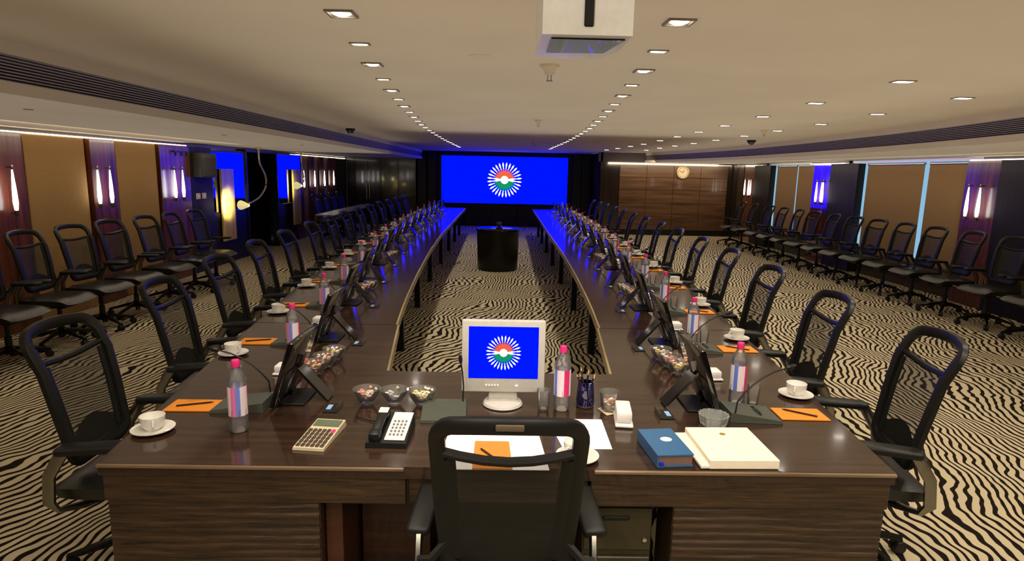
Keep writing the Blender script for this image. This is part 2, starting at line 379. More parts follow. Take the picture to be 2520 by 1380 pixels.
for k in range(9):
    z = 2.193 + k * 0.0165; ribz(z - 0.003, z + 0.003, 0.01, 0.03).build('slat', M_grille, gr)

# walls
struct('wall_left', MB().box(XL - 0.11, (YB + 12.46) / 2, 1.1, 0.1, 12.46 - YB, 2.2).box(XL - 0.11, (14.1 + YF) / 2, 1.1, 0.1, YF - 14.1, 2.2).box(XL - 0.11, 13.28, 2.12, 0.1, 1.64, 0.12), M_darkwood)
struct('wall_rear', MB().box((XL + XR) / 2, YB - 0.05, 1.25, XR - XL + 0.6, 0.1, 2.5), M_brown)
wr = MB()
WIN = [(13.9, 16.3), (8.9, 12.4)]    # window openings in the right wall
segs = [(YB, 8.9), (12.4, 13.9), (16.3, YF)]
for a, b in segs: wr.box(XR + 0.11, (a + b) / 2, 1.1, 0.1, b - a, 2.2)
for a, b in WIN: wr.box(XR + 0.11, (a + b) / 2, 0.2, 0.1, b - a, 0.4)
struct('wall_right', wr, M_darkwood)
# far left wall: dark veneer panels
struct('wall_far_left', MB().box((XL - 2.8) / 2, YF + 0.06, 1.15, -2.8 - XL + 0.1, 0.1, 2.3), M_darkwood)
fw_ = bpy.data.objects['wall_far_left']
for k, (a, b) in enumerate([(-5.08, -4.83), (-4.79, -4.0), (-3.96, -3.42), (-3.38, -2.84)]):
    if k in (0, 2, 3):
        MB().rbox((a + b) / 2, YF - 0.005, 1.06, b - a, 0.03, 2.06, 0.004, 1).build('panel', M_darkwood, fw_)
d2 = struct('door_2', MB().rbox(-4.81, YF - 0.008, 1.03, 0.0, 0.0, 0.0, 0.001, 1) if False else MB().box(-4.6, YF - 0.012, 1.03, 0.40, 0.03, 2.02).box(-4.18, YF - 0.012, 1.03, 0.40, 0.03, 2.02), M_darkwood)
for x in (-4.93 + 0.5, -4.36 + 0.02): MB().tube([(x, YF - 0.03, 0.8), (x, YF - 0.07, 0.83), (x, YF - 0.07, 1.35), (x, YF - 0.03, 1.38)], 0.012).build('door_handle', M_alu, d2)
# brown panelled wall to the right of the screen
wb = struct('wall_far_right', MB().box((2.9 + XR) / 2, YBR + 0.06, 1.07, XR - 2.9 + 0.1, 0.1, 2.12).box(2.88, (YBR + YF) / 2, 1.2, 0.06, YF - YBR, 2.4), M_darkwood)
cols = [3.42, 4.22, 5.02, 5.82, 6.62]
rows = [0.16, 0.55, 0.94, 1.33, 1.70, 2.05]
struct('baseboard_far_right', MB().box(4.85, YBR - 0.01, 0.08, 3.9, 0.04, 0.15), M_black)
for i in range(4):
    for j in range(5):
        x0, x1, z0, z1 = cols[i], cols[i + 1], rows[j], rows[j + 1]
        MB().rbox((x0 + x1) / 2, YBR - 0.004, (z0 + z1) / 2, x1 - x0 - 0.008, 0.024, z1 - z0 - 0.008, 0.003, 1).build('panel', M_brown, wb)
# stage surround
ss = struct('wall_far_stage', MB().box(0.02, YF + 0.06, 1.2, 5.72, 0.1, 2.4), M_black)
for x in (-2.62, -2.3, 2.38, 2.66): MB().rbox(x, YF - 0.1, 1.2, 0.26, 0.2, 2.38, 0.006, 1).build('column_panel', M_black, ss)
MB().rbox(0.04, YF - 0.04, 2.33, 4.2, 0.08, 0.12, 0.005, 1).build('header_panel', M_black, ss)
for k in range(5): MB().rbox(-1.66 + k * 0.85, YF - 0.02, 0.36, 0.83, 0.04, 0.68, 0.006, 1).build('panel', M_black, ss)

# left wall bays: pilasters, fabric panels
def bay(yc, w, m, name, d=0.05, z0=0.0, z1=2.07, parent=None):
    return MB().rbox(XL - 0.06 + d / 2, yc, (z0 + z1) / 2, d, w, z1 - z0, 0.004, 1).build(name, m, parent)
wl = bpy.data.objects['wall_left']
LB = [(-2.9, -1.6, 'f'), (-1.55, -0.6, 'p'), (-0.55, 0.8, 'f'), (0.85, 1.75, 'p'), (1.8, 3.1, 'f'), (3.15, 4.05, 'p'), (4.1, 5.25, 'f'), (5.3, 6.71, 'p'), (6.77, 7.74, 'f'), (7.8, 8.29, 'p'), (8.35, 9.3, 'f'), (9.35, 10.22, 'p'),
      (15.45, 15.95, 'p'), (16.0, 16.4, 'f'), (16.45, 16.9, 'p'), (16.95, 17.3, 'f'), (17.35, 17.8, 'p'), (17.85, 18.2, 'f'), (18.25, 19.1, 'p'), (19.15, 20.3, 'd')]
for a, b, k in LB:
    bay((a + b) / 2, b - a, {'p': M_pil, 'f': M_fabric, 'd': M_darkwood}[k], 'pilaster_panel' if k == 'p' else ('fabric_panel' if k == 'f' else 'wood_panel'), 0.09 if k == 'p' else 0.06, parent=wl)
# dark service bay
bay(10.61, 0.76, M_darkmatt, 'wood_panel', 0.09, parent=wl)
# mirror panels and gilt strips
bay(11.74, 1.44, M_mirror, 'mirror_panel', 0.07, 0.95, 2.06, parent=wl)
bay(11.74, 1.44, M_black, 'wood_panel', 0.07, 0.0, 0.94, parent=wl)
MB().rbox(0, 0, 0, 0.03, 1.28, 1.11, 0.004, 1, M=Matrix.Translation((XL + 0.06, 14.77, 1.505)) @ Matrix.Rotation(math.radians(-6.5), 4, 'Z')).build('mirror_panel', M_mirror, wl)
bay(14.77, 1.3, M_black, 'wood_panel', 0.07, 0.0, 0.94, parent=wl)
for yc, w, s in ((11.50, 0.52, 'first'), (15.05, 0.5, 'second')):
    o = MB().rbox(XL + (0.05 if s == 'first' else 0.14), yc, 1.07, 0.04, w, 1.30, 0.006, 1).build('gilt_wall_panel', M_gold)
    tag(o, f'tall gilt wooden strip panel lit by a lamp, {"on the nearer side" if s == "first" else "on the farther side"} of the black doorway', 'wall panel', 'gilt panels beside the doorway')
# doorway recess, the opening's darkness put into a near-black colour
dr = struct('door_1', MB().box(XL - 0.95, 13.28, 1.03, 0.06, 1.64, 2.06).box(XL - 0.5, 12.43, 1.03, 0.9, 0.05, 2.06).box(XL - 0.5, 14.13, 1.03, 0.9, 0.05, 2.06).box(XL - 0.5, 13.28, 2.08, 0.9, 1.7, 0.05), M_void)
MB().box(XL - 0.03, 12.455, 1.03, 0.14, 0.05, 2.06).box(XL - 0.03, 14.105, 1.03, 0.14, 0.05, 2.06).box(XL - 0.03, 13.28, 2.08, 0.14, 1.7, 0.05).build('door_frame', M_black, dr)

# right wall bays
wrt = bpy.data.objects['wall_right']
def bayR(a, b, m, name, d=0.09, z0=0.0, z1=2.07):
    return MB().rbox(XR + 0.06 - d / 2, (a + b) / 2, (z0 + z1) / 2, d, b - a, z1 - z0, 0.004, 1).build(name, m, wrt)
bayR(16.75, 17.5, M_pilg, 'pilaster_panel'); bayR(15.7, 16.7, M_darkmatt, 'wood_panel', 0.14); bayR(17.55, 18.35, M_darkwood, 'wood_panel')
MB().rbox(0, 0, 0, 0.09, 0.65, 2.07, 0.004, 1, M=Matrix.Translation((XR + 0.0, 13.17, 1.035)) @ Matrix.Rotation(math.radians(6.5), 4, 'Z')).build('pilaster_panel', M_pilg, wrt); bayR(11.8, 12.8, M_darkmatt, 'wood_panel', 0.14)
bayR(8.45, 9.08, M_pil, 'pilaster_panel'); bayR(7.4, 8.4, M_darkmatt, 'wood_panel', 0.14)
for a, b, k in [(4.9, 7.3, 'f'), (4.2, 4.85, 'p'), (3.2, 4.15, 'd'), (0.4, 3.1, 'f'), (-0.5, 0.35, 'p'), (-2.9, -0.55, 'd')]:
    bayR(a, b, {'p': M_pil, 'f': M_blind, 'd': M_darkwood}[k], {'p': 'pilaster_panel', 'f': 'fabric_panel', 'd': 'wood_panel'}[k])
for n, (a, b) in enumerate(WIN):
    w = MB()
    for y in (a + 0.02, b - 0.02): w.box(XR + 0.13, y, 1.27, 0.05, 0.04, 1.72)
    w.box(XR + 0.13, (a + b) / 2, 0.42, 0.05, b - a, 0.04).box(XR + 0.13, (a + b) / 2, 2.11, 0.05, b - a, 0.04)
    wo = struct(f'window_{n+1}', w, M_alu)
    MB().box(XR + 0.14, (a + b) / 2, 1.27, 0.01, b - a, 1.68).build('window_pane', thin_mat('window_glass', (0.9, 0.95, 1, 1), fres=0.02), wo)
    MB().rbox(XR + 0.05, (a + b) / 2, 0.42, 0.2, b - a, 0.03, 0.005, 1).build('window_sill', M_black, wo)
BL = [(13.62, 14.44, 'narrow tan roller blind beside the blue-lit pilaster', 1), (14.5, 15.56, 'wide tan roller blind in the farther window, near the brown wall', 1),
      (9.12, 9.98, 'tan roller blind in the nearer window, beside the purple-lit pilaster', 0), (10.10, 11.68, 'widest tan roller blind, in the nearer window beside the dark panel', 0)]
for a, b, lab, k in BL:
    t = thing('roller_blind', lab, 'blind', (XR + 0.04, (a + b) / 2, 0), 0, 'tan roller blinds')
    MB().box(0, 0, 1.22, 0.006, b - a, 1.64).build('blind_fabric', M_blind, t)
    MB().tube([(0.0, -(b - a) / 2, 2.05), (0.0, (b - a) / 2, 2.05)], 0.022, n=8).build('blind_roller', M_alu, t)
    MB().tube([(0, -(b - a) / 2, 0.40), (0, (b - a) / 2, 0.40)], 0.01, n=6).build('bottom_bar', M_alu, t)

# LED strips hidden on the ledge above the wall panels (they make the glow at the wall/soffit line)
M_led = emit_mat('led_strip', (1, 0.87, 0.68, 1), 5)
def led(x, y, sx, sy, label):
    o = MB().box(x, y, 2.082, sx, sy, 0.012).build('light_strip', M_led); tag(o, label, 'light', 'strip lights on the wall ledges')
led(XL + 0.00, 3.6, 0.02, 13.2, 'warm strip light on the ledge above the left wall panels')
led(XL + 0.00, 17.9, 0.02, 4.8, 'warm strip light on the ledge above the farther left wall panels')
led(4.9, YBR - 0.02, 3.6, 0.02, 'warm strip light on the ledge above the brown panelled wall')
led(XR - 0.02, 17.1, 0.02, 0.75, 'warm strip light above the farthest right pilaster')
led(XR - 0.02, 13.1, 0.02, 1.4, 'warm strip light above the blue-lit right pilaster')
led(XR - 0.02, 8.2, 0.02, 1.7, 'warm strip light above the nearest right pilaster')

# ------------------------------------------------------------------ wall sconces (pairs of glowing rods)
M_rod = emit_mat('sconce_tube', (1, 0.95, 0.90, 1), 7)
def sconce(x, y, s, label, z=1.485):
    t = thing('wall_sconce', label, 'wall light', (x, y, z), 0, 'glowing rod wall lights')
    MB().lathe([(0.0001, -0.215), (0.016, -0.2), (0.024, -0.12), (0.019, 0.02), (0.010, 0.16), (0.006, 0.215)], 10).build('glass_tube', M_rod, t)
    MB().lathe([(0.014, -0.26), (0.02, -0.25), (0.02, -0.205), (0.014, -0.2)], 10).box(-s * 0.03, 0, -0.235, 0.05, 0.02, 0.02).build('bracket', M_alu, t)
    MB().lathe([(0.007, 0.21), (0.012, 0.22), (0.012, 0.25), (0.007, 0.26)], 10).box(-s * 0.03, 0, 0.235, 0.05, 0.02, 0.02).build('bracket', M_alu, t)
for k, y in enumerate([6.44, 7.78, 8.02, 9.58, 9.82, 15.75, 16.65, 17.55, 18.5]):
    sconce(XL + 0.11, y, 1, f'slim glowing rod wall light, {ORD[k]} from the near end of the left wall')
for k, (y) in enumerate([8.66, 8.88, 12.98, 13.24, 16.95, 17.22]):
    sconce(XR - 0.11, y, -1, f'slim glowing rod wall light, {ORD[k]} from the near end of the window wall')

# ------------------------------------------------------------------ ceiling lamps
def spot(loc, w, size=1.7, blend=0.9, parent=None):
    l = bpy.data.lights.new('lamp_beam', 'SPOT'); l.energy = w; l.spot_size = size; l.spot_blend = blend; l.shadow_soft_size = 0.03; l.color = WARM
    o = bpy.data.objects.new('lamp_beam', l); COL.objects.link(o); o.location = loc
    if parent: o.parent = parent
    return o
def square_lamp(s, ln, name):
    t = thing(name, '', 'ceiling light', (0, 0, -5))
    fr = MB()
    for a in (-1, 1):
        fr.box(a * (s / 2 - 0.005), 0, -0.004, 0.010, s, 0.008); fr.box(0, a * (s / 2 - 0.005), -0.004, s - 0.020, 0.010, 0.008)
    fr.build('frame', M_frame, t)
    MB().lathe([(0.0001, -0.012), (ln * 0.6, -0.010), (ln, -0.004), (ln, 0.0)], 14).build('lens', M_lens_on, t)
    return t
lampA = square_lamp(0.115, 0.036, 'square_downlight')
lampB = thing('strip_downlight', '', 'ceiling light', (0, 0, -5))
MB().box(0, -0.022, -0.003, 0.10, 0.008, 0.006).box(0, 0.022, -0.003, 0.10, 0.008, 0.006).box(-0.046, 0, -0.003, 0.008, 0.036, 0.006).box(0.046, 0, -0.003, 0.008, 0.036, 0.006).build('frame', M_frame, lampB)
MB().box(0, 0, -0.004, 0.066, 0.03, 0.006).build('lens', M_lens_on, lampB)
lampC = thing('rectangular_downlight', '', 'ceiling light', (0, 0, -5))
fr = MB()
for a in (-1, 1): fr.box(a * 0.060, 0, -0.003, 0.008, 0.09, 0.006); fr.box(0, a * 0.041, -0.003, 0.112, 0.008, 0.006)
fr.build('frame', M_frame, lampC)
MB().rbox(0, 0, -0.003, 0.105, 0.05, 0.007, 0.002, 1).build('lens', M_lens_on, lampC)
for l in (lampA, lampB, lampC): freeze(l)
LX = [(2.67, 0.69), (3.9, 0.82), (5.2, 0.93), (6.4, 1.02), (7.8, 1.11), (9.0, 1.18), (11, 1.22), (13, 1.24), (17, 1.20)]
first = {}
def place_lamp(src, loc, label, group, w, beam=True, size=2.0):
    key = src.name
    o = dup(src, loc, 0, label, group)
    if beam: spot((0, 0, -0.03), w, size, parent=o)

for side, nm in ((-1, 'left'), (1, 'right')):
    for k in range(-6, 24):
        y = 2.67 + 0.613 * k; x = side * interp(LX, y) + 0.02
        if k < 0:
            b_ = spot((x, y, ZC - 0.03), SPOT_W * 1.2, 1.9); b_.rotation_euler = (math.radians(28), 0, 0)  # beams added out of view, tilted forward to light the near end; no fittings
            continue
        lab = f'{"square" if k % 2 == 0 else "small oblong"} ceiling downlight, {ORD[k]} in the row above the {nm} table arm'
        place_lamp(lampA if k % 2 == 0 else lampB, (x, y, ZC), lab, f'downlights above the {nm} table arm', SPOT_W * (1.5 if k % 2 == 0 else 0.5), size=1.6)
RI = [(4.07, 2.54), (5.31, 2.60), (6.57, 2.68), (7.85, 2.74), (9.06, 2.79), (10.27, 2.82), (11.57, 2.86), (12.99, 2.88), (14.18, 2.85), (15.48, 2.80), (16.61, 2.71)]
RO = [(4.79, 3.46), (6.07, 3.58), (7.32, 3.67), (8.5, 3.68), (9.71, 3.70), (11.0, 3.70), (12.25, 3.69), (13.52, 3.67), (14.74, 3.65), (16.16, 3.66)]
for k, (y, x) in enumerate(RI): place_lamp(lampC, (x, y, ZC), f'rectangular ceiling downlight, {ORD[k]} in the inner row over the right aisle', 'downlights over the right aisle', AISLE_W, size=2.3)
for k, (y, x) in enumerate(RO): place_lamp(lampC, (x, y, ZC), f'rectangular ceiling downlight, {ORD[k]} in the outer row over the right aisle', 'downlights over the right aisle', AISLE_W, size=2.3)
for x, y in ((2.5, 2.8), (2.45, 1.55), (2.4, 0.3), (3.38, 3.5), (3.3, 2.2), (3.2, 0.9), (3.1, -0.5)):
    b_ = spot((x, y, ZC - 0.03), AISLE_W * 1.3, 2.3); b_.rotation_euler = (math.radians(12), 0, 0)  # more added out-of-view beams, brightening the near right aisle; no fittings
for l in (lampA, lampB, lampC):
    for c in KIDS[l.name]: bpy.data.objects.remove(c)
    bpy.data.objects.remove(l)
# downlights added in the left soffit to brighten the aisle carpet and chairs
for k, y in enumerate((1.0, 4.4, 7.4, 10.2)):
    t = thing('added_downlight', f'added round downlight in the left side soffit, {ORD[k]} from the near end', 'ceiling light', (-3.25, y, ZS), 0, 'added downlights in the left soffit')
    t.location.z = ZS
    spot((0, 0, -0.03), 24.0, 2.3, parent=t)
    MB().lathe([(0.02, -0.004), (0.03, -0.004), (0.03, 0.0)], 12).build('frame', M_frame, t)

# ceiling fittings
tag(MB().lathe([(0.0001, -0.008), (0.05, -0.008), (0.06, -0.004), (0.062, 0)], 20).build('ceiling_speaker', M_ceil, loc=(-0.14, 3.55, ZC)), 'flat round flush disc in the middle of the ceiling, beyond the projector', 'ceiling speaker')
def sprinkler(x, y, lab, s=1.0):
    t = thing('sprinkler_head', lab, 'sprinkler', (x, y, ZC), 0, 'ceiling sprinkler heads')
    MB().lathe([(0.05 * s, 0), (0.048 * s, -0.012 * s), (0.03 * s, -0.03 * s), (0.024 * s, -0.05 * s), (0.0001, -0.052 * s)], 14).build('rose', M_cream, t)
    MB().box(-0.009 * s, 0, -0.063 * s, 0.004 * s, 0.004 * s, 0.03 * s).box(0.009 * s, 0, -0.063 * s, 0.004 * s, 0.004 * s, 0.03 * s).box(0, 0, -0.078 * s, 0.03 * s, 0.03 * s, 0.003 * s).build('deflector', M_frame, t)
sprinkler(0.26, 3.78, 'cream sprinkler head hanging just beyond the white ceiling projector', 1.15)
sprinkler(0.41, 7.66, 'small cream sprinkler head mid ceiling between the two downlight rows')
sprinkler(0.62, 12.98, 'small sprinkler head on the ceiling nearest the big blue screen')
sprinkler(3.49, 8.47, 'small cream sprinkler head between the right aisle downlights')
def dome(x, y, lab):
    t = thing('dome_camera', lab, 'security camera', (x, y, ZC), 0, 'dark dome cameras')
    MB().lathe([(0.075, 0), (0.075, -0.03), (0.06, -0.035)], 16).build('housing', M_plastic, t)
    MB().lathe([(0.058, -0.035), (0.05, -0.06), (0.03, -0.08), (0.0001, -0.088)], 16).build('dome', M_glossblack, t)
dome(-2.44, 10.1, 'black dome security camera on the ceiling near the left air grille')
dome(4.27, 10.86, 'black dome security camera on the ceiling near the right air grille')

# ------------------------------------------------------------------ projector
pj = thing('projector', 'white projector hung from the ceiling with a dark slot and a tapered underside', 'projector', (0.203, 1.6, 2.115)); pj.scale = (0.93, 1, 1)
q_ = spot((-1.1, -0.6, 2.33), 50, 0.55); q_.rotation_euler = (Vector((-1.1, -0.6, 2.33)) - Vector((0.1, 1.6, 2.2))).to_track_quat('Z', 'Y').to_euler()  # added out-of-view beam that brightens the projector's rear face
MB().prism([(-0.122, 0), (0.118, 0), (0.118, 0.2), (0.085, 0.305), (0.0, 0.325), (-0.125, 0.30)], 0.0, 0.185).build('body', mat('projector_white', lin(235, 232, 224), 0.35), pj)
MB().box(0, -0.004, 0.19, 0.236, 0.02, 0.012).build('top_seam', M_plastic, pj)
MB().rbox(0.0, -0.002, 0.052, 0.025, 0.012, 0.066, 0.003, 1).build('vent_slot', M_plastic, pj)
MB().prism([(-0.095, 0.035), (0.105, 0.035), (0.075, 0.21), (-0.095, 0.22)], -0.004, 0.004).build('lens_window', mat('projector_lens_glass', lin(5, 5, 8), 0.03, spec=0.25), pj)
MB().tube([(0, 0.15, 0.18), (0, 0.15, 0.285)], 0.022, n=12).build('mount_pole', M_white, pj)

# ------------------------------------------------------------------ emblem built as flat shapes on a screen plane (local x right, z up, facing -y)
def emblem(parent, R, y, cx=0, cz=0, n=28):
    w = MB(); og = MB(); gr_ = MB()
    def P(r, a): return (cx + r * math.sin(a), y, cz + r * math.cos(a))
    for k in range(n):
        a = 2 * PI * (k + 0.5) / n; d = PI / n
        w.add([P(R * 0.64, a - d * 0.25), P(R * 0.80, a - d * 0.50), P(R * 0.90, a - d * 0.45), P(R, a), P(R * 0.90, a + d * 0.45), P(R * 0.80, a + d * 0.50), P(R * 0.64, a + d * 0.25)], [(0, 1, 2, 3, 4, 5, 6)])
        w.add([P(R * 0.52, a), P(R * 0.62, a - d * 0.55), P(R * 0.70, a), P(R * 0.62, a + d * 0.55)], [(0, 1, 2, 3)])
        c = math.cos(a); tgt = og if c > 0.12 else (gr_ if c < -0.12 else w)
        y2 = y
        tgt.add([P(R * 0.20, a - d * 1.0), P(R * 0.46, a - d * 1.0), P(R * 0.60, a - d * 0.45), P(R * 0.62, a + d * 0.45), P(R * 0.46, a + d * 1.0), P(R * 0.20, a + d * 1.0)], [(0, 1, 2, 3, 4, 5)])
    for v in range(len(og.v)): og.v[v] = (og.v[v][0], y - 0.0003, og.v[v][2])
    for v in range(len(gr_.v)): gr_.v[v] = (gr_.v[v][0], y - 0.0003, gr_.v[v][2])
    cpts = [(cx + R * 0.23 * math.cos(2 * PI * i / 24), y - 0.0008, cz + R * 0.23 * math.sin(2 * PI * i / 24)) for i in range(24)]
    w.add(cpts, [tuple(range(24))])
    w.build('emblem_white', M_eWhite, parent, 0); og.build('emblem_orange', M_eOrange, parent, 0); gr_.build('emblem_green', M_eGreen, parent, 0)

vw = thing('video_wall', 'huge bright blue screen on the far wall showing a round tricolour emblem', 'screen', (0.04, YF - 0.1, 0.74))
MB().box(0, 0.03, 0.76, 4.16, 0.06, 1.58).build('housing', M_plastic, vw)
sc_ = MB().box(0, -0.006, 0.76, 4.08, 0.006, 1.50).build('screen', M_blueWall, vw)
MB().lathe([(0.62, -0.004), (0.62, 0.0)], 40, M=Matrix.Translation((0, -0.009, 0.77)) @ Matrix.Rotation(PI / 2, 4, 'X')).build('emblem_field', emit_mat('emblem_field_blue', BLUE, 0.9), sc_)
emblem(sc_, 0.57, -0.016, 0.0, 0.77)

# ------------------------------------------------------------------ desk (near end of the U) and table arms
OUT = [(2.03, 1.40), (3.1, 1.53), (4.3, 1.65), (5.5, 1.77), (6.5, 1.83), (9, 1.95), (12, 2.02), (15, 2.03), (17.4, 2.0)]
INN = [(3.08, 0.585), (4.07, 0.68), (4.83, 0.735), (6.2, 0.80), (8, 0.86), (10, 0.89), (12, 0.90), (14, 0.92), (17.4, 0.94)]
def xc(y): return -0.10 * min(1, max(0, (y - 3) / 7))
def xo(side, y): return side * interp(OUT, y) + xc(y)
def xi(side, y): return side * interp(INN, y) + xc(y)
TT = 0.75; TH = 0.045
desk = thing('head_desk', 'large dark rippled-veneer head desk joining the two table arms at the near end', 'desk', (0, 2.5, 0))
Y0 = 2.03
def rel(pts, oy=2.5): return [(x, y - oy) for x, y in pts]
# top: front bar + two stubs up to the joint at 4.05
tp = MB()
tp.prism(rel([(-1.40, Y0), (1.42, Y0), (xo(1, 3.08), 3.08), (xo(-1, 3.08), 3.08)]), TT - TH, TT)
for s in (-1, 1):
    ys_ = [3.0802, 3.4, 3.75, 4.045]
    P = [(xi(s, y), y) for y in ys_] + [(xo(s, y), y) for y in reversed(ys_)]
    tp.prism(rel(P), TT - TH, TT)
tp.build('tabletop', M_table, desk)
for s in (-1, 1):
    ys_ = [3.085, 3.4, 3.75, 4.045]
    P = [(xi(s, y) , y) for y in ys_] + [(xi(s, y) - s * 0.012, y) for y in reversed(ys_)]
    MB().prism(rel(P), TT - 0.06, TT + 0.001).build('edge_trim', M_edge, desk)
MB().box(-0.62 + 0.02 - 0.0, Y0 - 2.5 - 0.003, TT - 0.012, 0, 0, 0)
# front edge line: paler strip, the edge's highlight put into its colour
for a, b in ((-1.40, -0.33), (0.34, 1.42)): MB().rbox((a + b) / 2, Y0 - 2.5 - 0.004, TT - 0.008, b - a, 0.012, 0.014, 0.003, 1).build('front_edge_highlight', wood_mat('edge_highlight_tone', lin(90, 70, 52), lin(140, 116, 90), 'x', 0.2, 0.5, 20), desk)
# apron boards
for a, b in ((-1.39, -0.325), (-0.32, 0.325), (0.33, 1.41)):
    MB().rbox((a + b) / 2, Y0 - 2.5 + (0.02 if abs(a + b) > 0.1 else 0.035), 0.655, b - a - 0.004, 0.03, 0.10 if abs(a + b) > 0.1 else 0.10, 0.002, 1).build('apron', M_front, desk)
# side blocks with rippled front (real ripples)
def rippled(x0, x1, z0, z1, y):
    mb = MB(); nx, nz = 14, 110; vs = []; fs = []
    for j in range(nz + 1):
        for i in range(nx + 1):
            x = x0 + (x1 - x0) * i / nx; z = z0 + (z1 - z0) * j / nz
            d = 0.0024 * math.sin(z * 2 * PI / 0.030 + 1.4 * math.sin(x * 5 + 1) + 0.8 * math.sin(x * 13 + z * 9))
            vs.append((x, y - 0.004 - d, z))
    for j in range(nz):
        for i in range(nx): a = j * (nx + 1) + i; fs.append((a, a + 1, a + nx + 2, a + nx + 1))
    mb.add(vs, fs); return mb
for x0, x1 in ((-1.385, -0.635), (0.635, 1.405)):
    blk = MB().box((x0 + x1) / 2, -0.35, 0.302, x1 - x0, 0.20, 0.604).build('side_block', M_front, desk)
    rippled(x0 + 0.003, x1 - 0.003, 0.002, 0.602, Y0 - 2.5 + 0.018).build('rippled_panel', M_front, blk, 60)
MB().box(0, 0.2, 0.35, 1.27, 0.03, 0.70).build('modesty_panel', M_panelin, desk)
MB().box(-0.60, -0.1, 0.30, 0.06, 0.60, 0.60).build('inner_panel', M_panelin, desk)
MB().box(-0.42, -0.12, 0.33, 0.28, 0.02, 0.55).build('inner_board', M_panelin, desk)
for s in (-1, 1):
    for y, x in ((3.02, 0.75), (3.98, 0.86), (3.98, 1.15)):
        MB().rbox(s * x, y - 2.5, 0.352, 0.06, 0.06, 0.704, 0.004, 1).build('leg', M_black, desk)
# table arms
def arm(side, y0, y1, k):
    nm = 'left' if side < 0 else 'right'
    t = thing('conference_table', f'glossy espresso conference table section, {ORD[k]} beyond the head desk in the {nm} arm', 'table', (0, y0, 0), 0, f'table sections of the {nm} arm')
    ys_ = [y0 + 0.004 + (y1 - y0 - 0.004) * i / 4 for i in range(5)]
    P = [(xi(side, y) + side * 0.012, y - y0) for y in ys_] + [(xo(side, y), y - y0) for y in reversed(ys_)]
    MB().prism(P, TT - TH, TT).build('tabletop', M_table, t)
    P = [(xi(side, y), y - y0) for y in ys_] + [(xi(side, y) + side * 0.012, y - y0) for y in reversed(ys_)]
    MB().prism(P, TT - 0.06, TT + 0.001).build('edge_trim', M_edge, t)
    yl = y1 - 0.15
    for f in (0.16, 0.60):
        x = xi(side, yl) + (xo(side, yl) - xi(side, yl)) * f
        MB().rbox(x, yl - y0, 0.352, 0.07, 0.07, 0.704, 0.004, 1).build('leg', M_black, t)
    a, b = xi(side, yl), xo(side, yl)
    MB().box(a + (b - a) * 0.49, yl - y0, 0.67, abs(b - a) * 0.62, 0.03, 0.06).build('cross_rail', M_black, t)
YJ = [4.05, 6.12, 8.1, 10.05, 12.0, 13.95, 15.75, 17.4]
for side in (-1, 1):
    for k in range(7): arm(side, YJ[k], YJ[k + 1], k)
# drawer pedestal in the knee hole
dp = thing('drawer_pedestal', 'dark olive drawer pedestal under the desk to the right of the head chair', 'drawer unit', (0.45, 2.32, 0))
M_ped = mat('pedestal_olive', lin(58, 52, 34), 0.35)
MB().rbox(0, 0, 0.30, 0.26, 0.42, 0.60, 0.004, 1).build('body', M_ped, dp)
for z in (0.48, 0.27, 0.10):
    d_ = MB().rbox(0, -0.217, z, 0.25, 0.014, 0.19 if z < 0.4 else 0.17, 0.003, 1).build('drawer', M_ped, dp)
    MB().rbox(-0.01, -0.226, z + 0.045, 0.10, 0.01, 0.016, 0.004, 1).build('handle', M_plastic, d_)
MB().lathe([(0.008, 0), (0.008, 0.008), (0.0001, 0.009)], 12, M=Matrix.Translation((0.10, -0.224, 0.44)) @ Matrix.Rotation(PI / 2, 4, 'X')).build('lock', M_chrome, dp)
# central pod
pod = thing('round_pod_table', 'black drum-shaped pod table standing on the carpet between the table arms', 'table', (-0.08, 11.3, 0))
MB().lathe([(0.36, 0.0), (0.365, 0.02), (0.385, 0.71), (0.385, 0.72)], 36).build('drum', M_black, pod)
MB().lathe([(0.39, 0.72), (0.40, 0.725), (0.40, 0.75), (0.39, 0.755)], 36).build('glass_top', M_glossblack, pod)
pc = thing('camera_unit', 'small black conference camera on the round pod table', 'camera', (-0.06, 11.2, 0.755))
MB().lathe([(0.06, 0), (0.06, 0.02), (0.035, 0.035), (0.03, 0.05)], 16).build('base', M_plastic, pc)
MB().ball((0, 0, 0.085), 0.05, 14).build('head', M_glossblack, pc)
MB().lathe([(0.018, 0), (0.018, 0.012)], 12, M=Matrix.Translation((0, -0.045, 0.09)) @ Matrix.Rotation(PI / 2, 4, 'X')).build('lens', M_chrome, pc)

# ------------------------------------------------------------------ swivel chair (local: sitter faces +y)
chair = thing('swivel_chair', '', 'chair', (0, 0, 0))
def bp_(x, z):    # a point of the back's surface, height z
    return (x, -0.175 - 0.06 * (z - 0.60) / 0.30 - 0.06 * max(0, (z - 0.93) / 0.20) ** 1.3 + 0.03 * (x / 0.2) ** 2, z)
loop = []
def rr(n, cx, cz, r, a0, a1): return [(cx + r * math.cos(a0 + (a1 - a0) * i / n), cz + r * math.sin(a0 + (a1 - a0) * i / n)) for i in range(n + 1)]
outl = rr(5, 0.145, 1.034, 0.060, 0, PI / 2) + [(0.07, 1.102), (0.0, 1.104), (-0.07, 1.102)] + rr(5, -0.145, 1.034, 0.060, PI / 2, PI)
outl += [(-0.205, 0.95), (-0.198, 0.80), (-0.188, 0.68)] + rr(4, -0.125, 0.615, 0.06, PI, 1.5 * PI) + rr(4, 0.125, 0.615, 0.06, 1.5 * PI, 2 * PI) + [(0.188, 0.68), (0.198, 0.80), (0.205, 0.95)]
P3 = [bp_(x, z) for x, z in outl]
fr = MB().tube(P3, 0.024, 0.016, n=8, closed=True, upv=(0, 1, 0), square=True)
